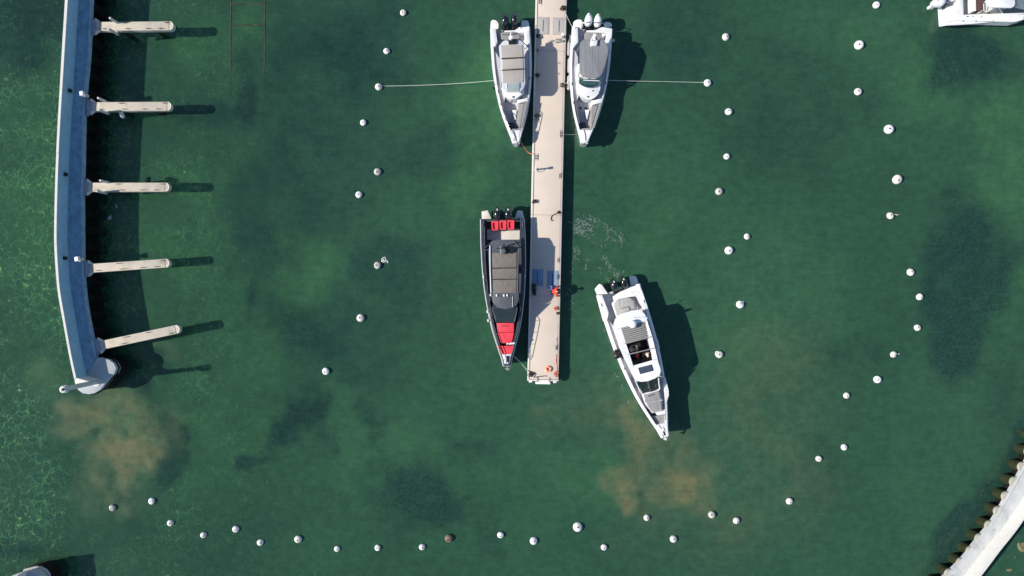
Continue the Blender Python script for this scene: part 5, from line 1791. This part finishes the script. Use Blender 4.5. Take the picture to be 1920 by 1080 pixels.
# ------------------------------------------------------------------ mooring buoys
BUOYS = [
    (756, 24, 12, 'w', 'white buoy nearest the top edge, left of the pier'),
    (725, 96, 12, 'w', 'white buoy just above the one tied to the upper left boat'),
    (710, 163, 13.5, 'w', 'white buoy at the end of the line to the boat with taupe panels'),
    (681, 230, 12, 'w', 'white buoy just below the one tied to the upper left boat'),
    (708, 322, 14, 'g', 'greyish weathered buoy above a clean white one, left of the pier'),
    (673, 365, 13, 'w', 'white buoy below the greyish weathered buoy, left of the pier'),
    (708, 497.5, 14, 'g', 'weathered buoy with a pale loose rope floating beside it'),
    (676, 596, 15, 'w', 'white buoy alone far left of the red seated boat bow'),
    (611, 696, 14, 'w', 'white buoy between the breakwater head and the pier end'),
    (211, 952, 12.5, 'g', 'dull brownish buoy in the silt cloud below the breakwater head'),
    (284.5, 939.5, 12.5, 'w', 'white buoy beside the silt cloud below the breakwater head'),
    (319.5, 980.5, 12, 'w', 'white buoy second from the left in the bottom row of clean buoys'),
    (381.5, 1003, 11.5, 'w', 'third white buoy from the left in the bottom row'),
    (442, 992, 12.5, 'w', 'fourth white buoy from the left in the bottom row'),
    (488, 1017, 12, 'w', 'fifth white buoy from the left in the bottom row'),
    (559, 1011, 14, 'w', 'sixth white buoy from the left in the bottom row'),
    (632, 1029, 11, 'w', 'seventh white buoy from the left in the bottom row'),
    (708, 1027, 11.5, 'w', 'second white buoy to the left of the brown buoy'),
    (791.5, 1025.5, 12, 'w', 'white buoy just left of the brown buoy'),
    (841.5, 1009.5, 15.5, 'b', 'brown fouled buoy in the bottom row'),
    (938.5, 1003, 12.5, 'w', 'white buoy just right of the brown buoy'),
    (1000.5, 1014, 14.5, 'w', 'white buoy between the brown buoy and the largest bottom buoy'),
    (1083, 988, 17.5, 'w', 'largest white buoy of the bottom row'),
    (1132.5, 1026, 12, 'w', 'white buoy lower right of the largest bottom buoy'),
    (1212.5, 970.5, 12, 'w', 'white buoy at the lower edge of the right silt cloud'),
    (1262.5, 1010.5, 13.5, 'w', 'white buoy below the right silt cloud near the bottom edge'),
    (1334.5, 965, 13.5, 'g', 'greyish weathered buoy right of the silt cloud'),
    (1380.5, 976, 13, 'w', 'white buoy just right of the greyish one by the silt cloud'),
    (1480, 939.5, 13, 'w', 'white buoy between the silt cloud and the right curve of buoys'),
    (1535, 860, 11.5, 'w', 'lower of two white buoys where the right curve turns to the bottom row'),
    (1582.5, 838.5, 12, 'w', 'upper of two white buoys where the right curve turns to the bottom row'),
    (1587, 741.5, 12, 'w', 'white buoy inside the right curve, below the one with a short line'),
    (1645, 711.5, 14, 'w', 'white buoy in the right curve with a dark shadow beside it, lowest of four'),
    (1675, 664.5, 12.5, 'w', 'white buoy in the right curve with a small loose line end'),
    (1720, 614.5, 12.5, 'w', 'lower of the two rightmost white buoys'),
    (1724, 556.5, 13, 'w', 'upper of the two rightmost white buoys'),
    (1707, 510.5, 14, 'w', 'white buoy just above the two rightmost buoys'),
    (1669, 404.5, 13.5, 'w', 'white buoy with a short yellow rope, below the big upper right pair'),
    (1682, 336.5, 18, 'w', 'lower of the two big white buoys at the upper right'),
    (1666.5, 242.5, 17.5, 'w', 'upper of the two big white buoys at the upper right'),
    (1608.5, 172, 14, 'w', 'small white buoy between the big upper right pair and the top'),
    (1610.5, 84.5, 17, 'w', 'big white buoy near the top right, below the top edge buoy'),
    (1643, 9.5, 13, 'w', 'white buoy at the top edge left of the cut off boat'),
    (1360.5, 69.5, 14, 'w', 'white buoy above the one tied to the white engined boat'),
    (1326.5, 155.5, 14, 'w', 'white buoy at the end of the line to the white engined boat'),
    (1366, 209.5, 13.5, 'w', 'white buoy below the one tied to the white engined boat'),
    (1362.5, 293.5, 11.5, 'w', 'smallest white buoy in the row right of the pier'),
    (1348, 359, 14, 'g', 'dull off white buoy in the row right of the pier'),
    (1400.5, 443.5, 12, 'w', 'upper right of the two close buoys above the cabin boat'),
    (1366.5, 469.5, 15.5, 'w', 'lower left and bigger of the two close buoys above the cabin boat'),
    (1387.5, 571, 15, 'w', 'white buoy upper right of the cabin boat shadow'),
    (1348.5, 664.5, 14, 'w', 'white buoy beside the cabin boat shadow with a rope heap on it'),
]


def buoy_parts(mat):
    bm = bmesh.new()
    prof = [(0, -.92)] + [(math.sin(a), -math.cos(a)) for a in [PI * k / 14 for k in range(2, 13)]] + [(.36, .94), (.30, 1.01), (.22, 1.01), (.20, .80), (0, .78)]
    add_lathe(bm, prof, (0, 0), 24)
    f = fin('float', bm, mat, None, 60)
    bm = bmesh.new()
    add_lathe(bm, [(0, .782), (.19, .782), (.19, .86), (0, .86)], (0, 0), 12)
    add_tube(bm, [(.15 * math.cos(t), 0, .96 + .15 * math.sin(t)) for t in [2 * PI * k / 14 for k in range(14)]], .035, 6, True)
    e = fin('mooring_eye', bm, 'black_matt', None, 50)
    bm = bmesh.new()
    add_tube(bm, [(.985 * math.cos(t), .985 * math.sin(t), -.10) for t in [2 * PI * k / 24 for k in range(24)]], .07, 6, True)
    return f, e, fin('weed_skirt', bm, 'weed_green', None, 50)


PROTO = {}
rb = random.Random(4)
for (x, y, dia, kind, lab) in BUOYS:
    R_ = dia / 2 * 47.8 / F
    q = P(x, y, R_ * .25)
    root = thing('mooring_buoy', lab, 'buoy', (q.x, q.y, R_ * .25), rb.uniform(0, 2 * PI), 'mooring buoys')
    root.scale = (R_, R_, R_ * .78)
    root.rotation_euler[0] = rb.uniform(-.26, .26)
    root.rotation_euler[1] = rb.uniform(-.26, .26)
    if kind == 'w' and rb.random() < .4:
        kind = 'v'
    if kind not in PROTO:
        PROTO[kind] = buoy_parts({'w': 'buoy', 'v': 'buoy_b', 'g': 'buoy_old', 'b': 'buoy_brown'}[kind])
        parts = PROTO[kind]
    else:
        parts = [o.copy() for o in PROTO[kind]]
        for o in parts:
            COL.objects.link(o)
    for o in parts:
        o.parent = root

# ------------------------------------------------------------------ ropes on and over the water
rope('mooring_line', 'long pale mooring line from the upper left boat to its buoy', [P(712, 159, .35), P(722, 161, .06), P(745, 161, .05), P(800, 159.5, .18), P(860, 156.5, .45), P(925.5, 151, 1.05)], 'rope', .016, 'mooring line', None, 8)
rope('mooring_line', 'long pale mooring line from the white engined boat to its buoy', [P(1325, 153, .36), P(1315, 154.5, .08), P(1290, 154, .08), P(1240, 153, .25), P(1190, 152, .5), P(1141.5, 150.5, 1.05)], 'rope', .016, 'mooring line', None, 8)
rope('mooring_line', 'red orange bow line of the upper left boat running to the pier', [P(975, 264, 1.25), P(983, 276.5, .8), P(988, 283.5, .45), P(993, 287.5, .45), P(1000, 289, ZQ + .08)], 'rope_red', .026, 'mooring line')
rope('mooring_line', 'thin bow line of the red seated boat running to the pier corner', [P(964, 668.5, 1.4), P(975, 678.5, 1.0), P(984, 689, .7), P(990, 696, ZQ + .1), P(994, 700, ZQ + .06)], 'rope', .02, 'mooring line')
rope('mooring_line', 'thin stern line from the pier to the white engined boat', [P(1058, 20, ZQ + .12), P(1064, 33, .7), P(1070, 45, .85), P(1076, 57, 1.05)], 'rope', .014, 'mooring line')
rope('mooring_line', 'thin bow line from the pier to the white engined boat', [P(1054, 252, ZQ + .12), P(1065, 252.5, .7), P(1078, 252, 1.15), P(1087, 249, 1.3)], 'vinyl_grey', .008, 'mooring line')
rope('mooring_line', 'short line from the pier to the middle of the white engined boat', [P(1055, 159, ZQ + .12), P(1063, 155, .75), P(1072, 146, 1.05)], 'rope', .014, 'mooring line')
rope('floating_rope', 'pale looped rope floating beside the weathered buoy', [P(715.5, 491, .02), P(715.8, 487, .03), P(718, 483.5, .03), P(721.5, 482.5, .03), P(723.5, 485, .03), P(722, 488, .03), P(718, 485.5, .05), P(719, 489, .04), P(716.5, 490, .03), P(720, 491.5, .03), P(723.5, 489.5, .03), P(726, 489, .03), P(727.5, 491.5, .03), P(725.5, 493, .03)], 'rope_white', .028)
rope('floating_rope', 'curled white rope floating in the shade of the breakwater', [P(209, 405, .02), P(206, 405.8, .03), P(203.8, 408.5, .03), P(204.3, 411, .03), P(207, 410.5, .03), P(208.5, 408, .02)], 'rope_white', .03)
rope('floating_rope', 'short wavy white rope floating in the breakwater shade above the curled one', [P(217.5, 383, .02), P(217.2, 386, .03), P(219, 387.5, .03), P(219.5, 390.5, .02)], 'rope_white', .025)
rope('buoy_rope', 'short yellow rope trailing from a buoy below the big upper right pair', [P(1674, 402, .12), P(1678, 401.8, .04), P(1682, 403, .03), P(1684, 402.3, .03)], 'finger_end', .03)
rope('buoy_rope', 'short pale rope end trailing from a buoy in the right curve', [P(1680, 663.5, .1), P(1683, 663, .03), P(1686, 664, .03)], 'rope_white', .025)
rope('buoy_rope', 'pale rope heap on the buoy beside the cabin boat shadow', [P(1347, 660, .3), P(1343.5, 659, .25), P(1341.5, 662, .1), P(1344, 664, .25), P(1342, 665.5, .1), P(1341, 663, .06)], 'rope_white', .03)
rope('buoy_rope', 'pale rope end on the buoy upper right of the cabin boat shadow', [P(1388, 567.5, .3), P(1391, 565.5, .2), P(1395, 565, .08), P(1393, 567, .12)], 'rope_white', .03)

# ------------------------------------------------------------------ submerged slipway rails, top left
root = thing('slipway_frame', 'dark slipway rails with cross bars, awash in the green water at the top', 'slipway', P(465, 110, -.5))
r0 = root.location
for pts in ([(433, -60, -.04), (433.5, 20, -.04), (433, 130, -.05), (432, 226, -.2)], [(497.5, -60, -.04), (497, 20, -.04), (496.5, 130, -.05), (495, 232, -.2)]):
    bm = bmesh.new()
    add_tube(bm, [P(*q) - r0 for q in pts], .07, 8)
    fin('rail', bm, 'iron', root)
for y in (-20, 8, 47):
    bm = bmesh.new()
    add_tube(bm, [P(434, y + .6, -.015) - r0, P(496.5, y - .6, -.015) - r0], .055, 8)
    fin('cross_bar', bm, 'iron', root)
for x, y in ((502, 128), (432, 118)):
    bm = bmesh.new()
    add_box(bm, P(x, y, -.35) - r0, (.14, .35, .14), 0, .03)
    fin('anchor_block', bm, 'conc', root)

# ------------------------------------------------------------------ rocks behind the right breakwater
for (x, y, r, z, lab) in ((1916, 1024, .42, -.15, 'yellowish algae covered rock beside the right breakwater at the right edge'), (1893, 1064, .5, -.35, 'dark submerged rock behind the right breakwater near the bottom edge'),
                          (1905, 1046, .34, -.3, 'small dark rock between two larger rocks behind the right breakwater')):
    q = P(x, y, 0)
    bm = bmesh.new()
    bmesh.ops.create_icosphere(bm, subdivisions=3, radius=r)
    for v in bm.verts:
        n = (fbm(np.array([v.co.x * 9 + x]), np.array([v.co.y * 9 + v.co.z * 7 + y]), 4.0, 9)[0] - .5)
        v.co = v.co * (1 + 1.1 * n)
        v.co.z *= .8
    o = fin('rock', bm, 'rock', None, 30)
    o.location = (q.x, q.y, z)
    tag(o, lab, 'rock')

# ------------------------------------------------------------------ foam left by the propellers
rf = random.Random(12)
bm = bmesh.new()


def fleck(pts, w):
    L = [Vector((q.x, q.y)) for q in smooth_path(pts, 3)]
    n = len(L)
    if n < 3:
        return
    A, B = [], []
    for i, q in enumerate(L):
        t = (L[min(i + 1, n - 1)] - L[max(i - 1, 0)])
        if t.length < 1e-6:
            return
        t.normalize()
        nn = Vector((-t.y, t.x)) * w * math.sin(PI * (i + .25) / (n - .5)) * rf.uniform(.5, 1.2)
        A.append(q + nn)
        B.append(q - nn)
    add_strip(bm, A, B, .004, .014)


def wander(x, y, ang, n, step, turn):
    pts = [P(x, y, 0)]
    for k in range(n):
        ang += rf.uniform(-turn, turn)
        x += step * math.cos(ang)
        y += step * math.sin(ang)
        pts.append(P(x, y, 0))
    return pts


for k in range(120):      # churned patch beside the pier
    x, y = rf.gauss(1090, 11), rf.gauss(428, 9)
    if 1072 < x < 1122 and 405 < y < 452:
        fleck(wander(x, y, rf.uniform(0, 6.3), rf.randint(4, 9), rf.uniform(1.0, 2.0), .75), rf.uniform(.004, .012))
for cx, cy, r, a0, a1, n in ((1118, 440, 22, -1.9, .5, 22), (1143, 455, 22, -2.0, .2, 18), (1158, 444, 8, -2, 2.5, 10)):
    for k in range(n):
        a = rf.uniform(a0, a1)
        rr = r + rf.gauss(0, 2)
        fleck(wander(cx + rr * math.cos(a), cy + rr * math.sin(a), a + PI / 2 + rf.uniform(-.4, .4), rf.randint(3, 7), rf.uniform(1, 2.4), .6), rf.uniform(.004, .011))
TRAIL = [((1129, 450), (1131, 462), 6), ((1132, 465), (1137, 490), 10), ((1137, 490), (1154, 514), 20), ((1075, 458), (1086, 476), 16), ((1077, 476), (1070, 520), 12), ((1070, 520), (1068, 580), 14), ((1097, 485), (1101, 505), 9),
         ((1098, 400), (1125, 410), 6), ((1150, 520), (1168, 512), 12), ((1135, 522), (1148, 528), 8), ((1120, 500), (1135, 520), 6), ((1078, 228), (1086, 262), 10), ((1150, 690), (1178, 752), 9), ((1126, 590), (1150, 660), 7)]
for (a, b_, n) in TRAIL:
    for k in range(n):
        t = rf.random()
        x, y = a[0] + (b_[0] - a[0]) * t + rf.gauss(0, 1.8), a[1] + (b_[1] - a[1]) * t + rf.gauss(0, 1.8)
        ang = math.atan2(b_[1] - a[1], b_[0] - a[0])
        fleck(wander(x, y, ang + rf.uniform(-.5, .5), rf.randint(3, 6), rf.uniform(.8, 2.0), .8), rf.uniform(.004, .011))
fin('foam', bm, 'foam', None, 0, 'stuff')
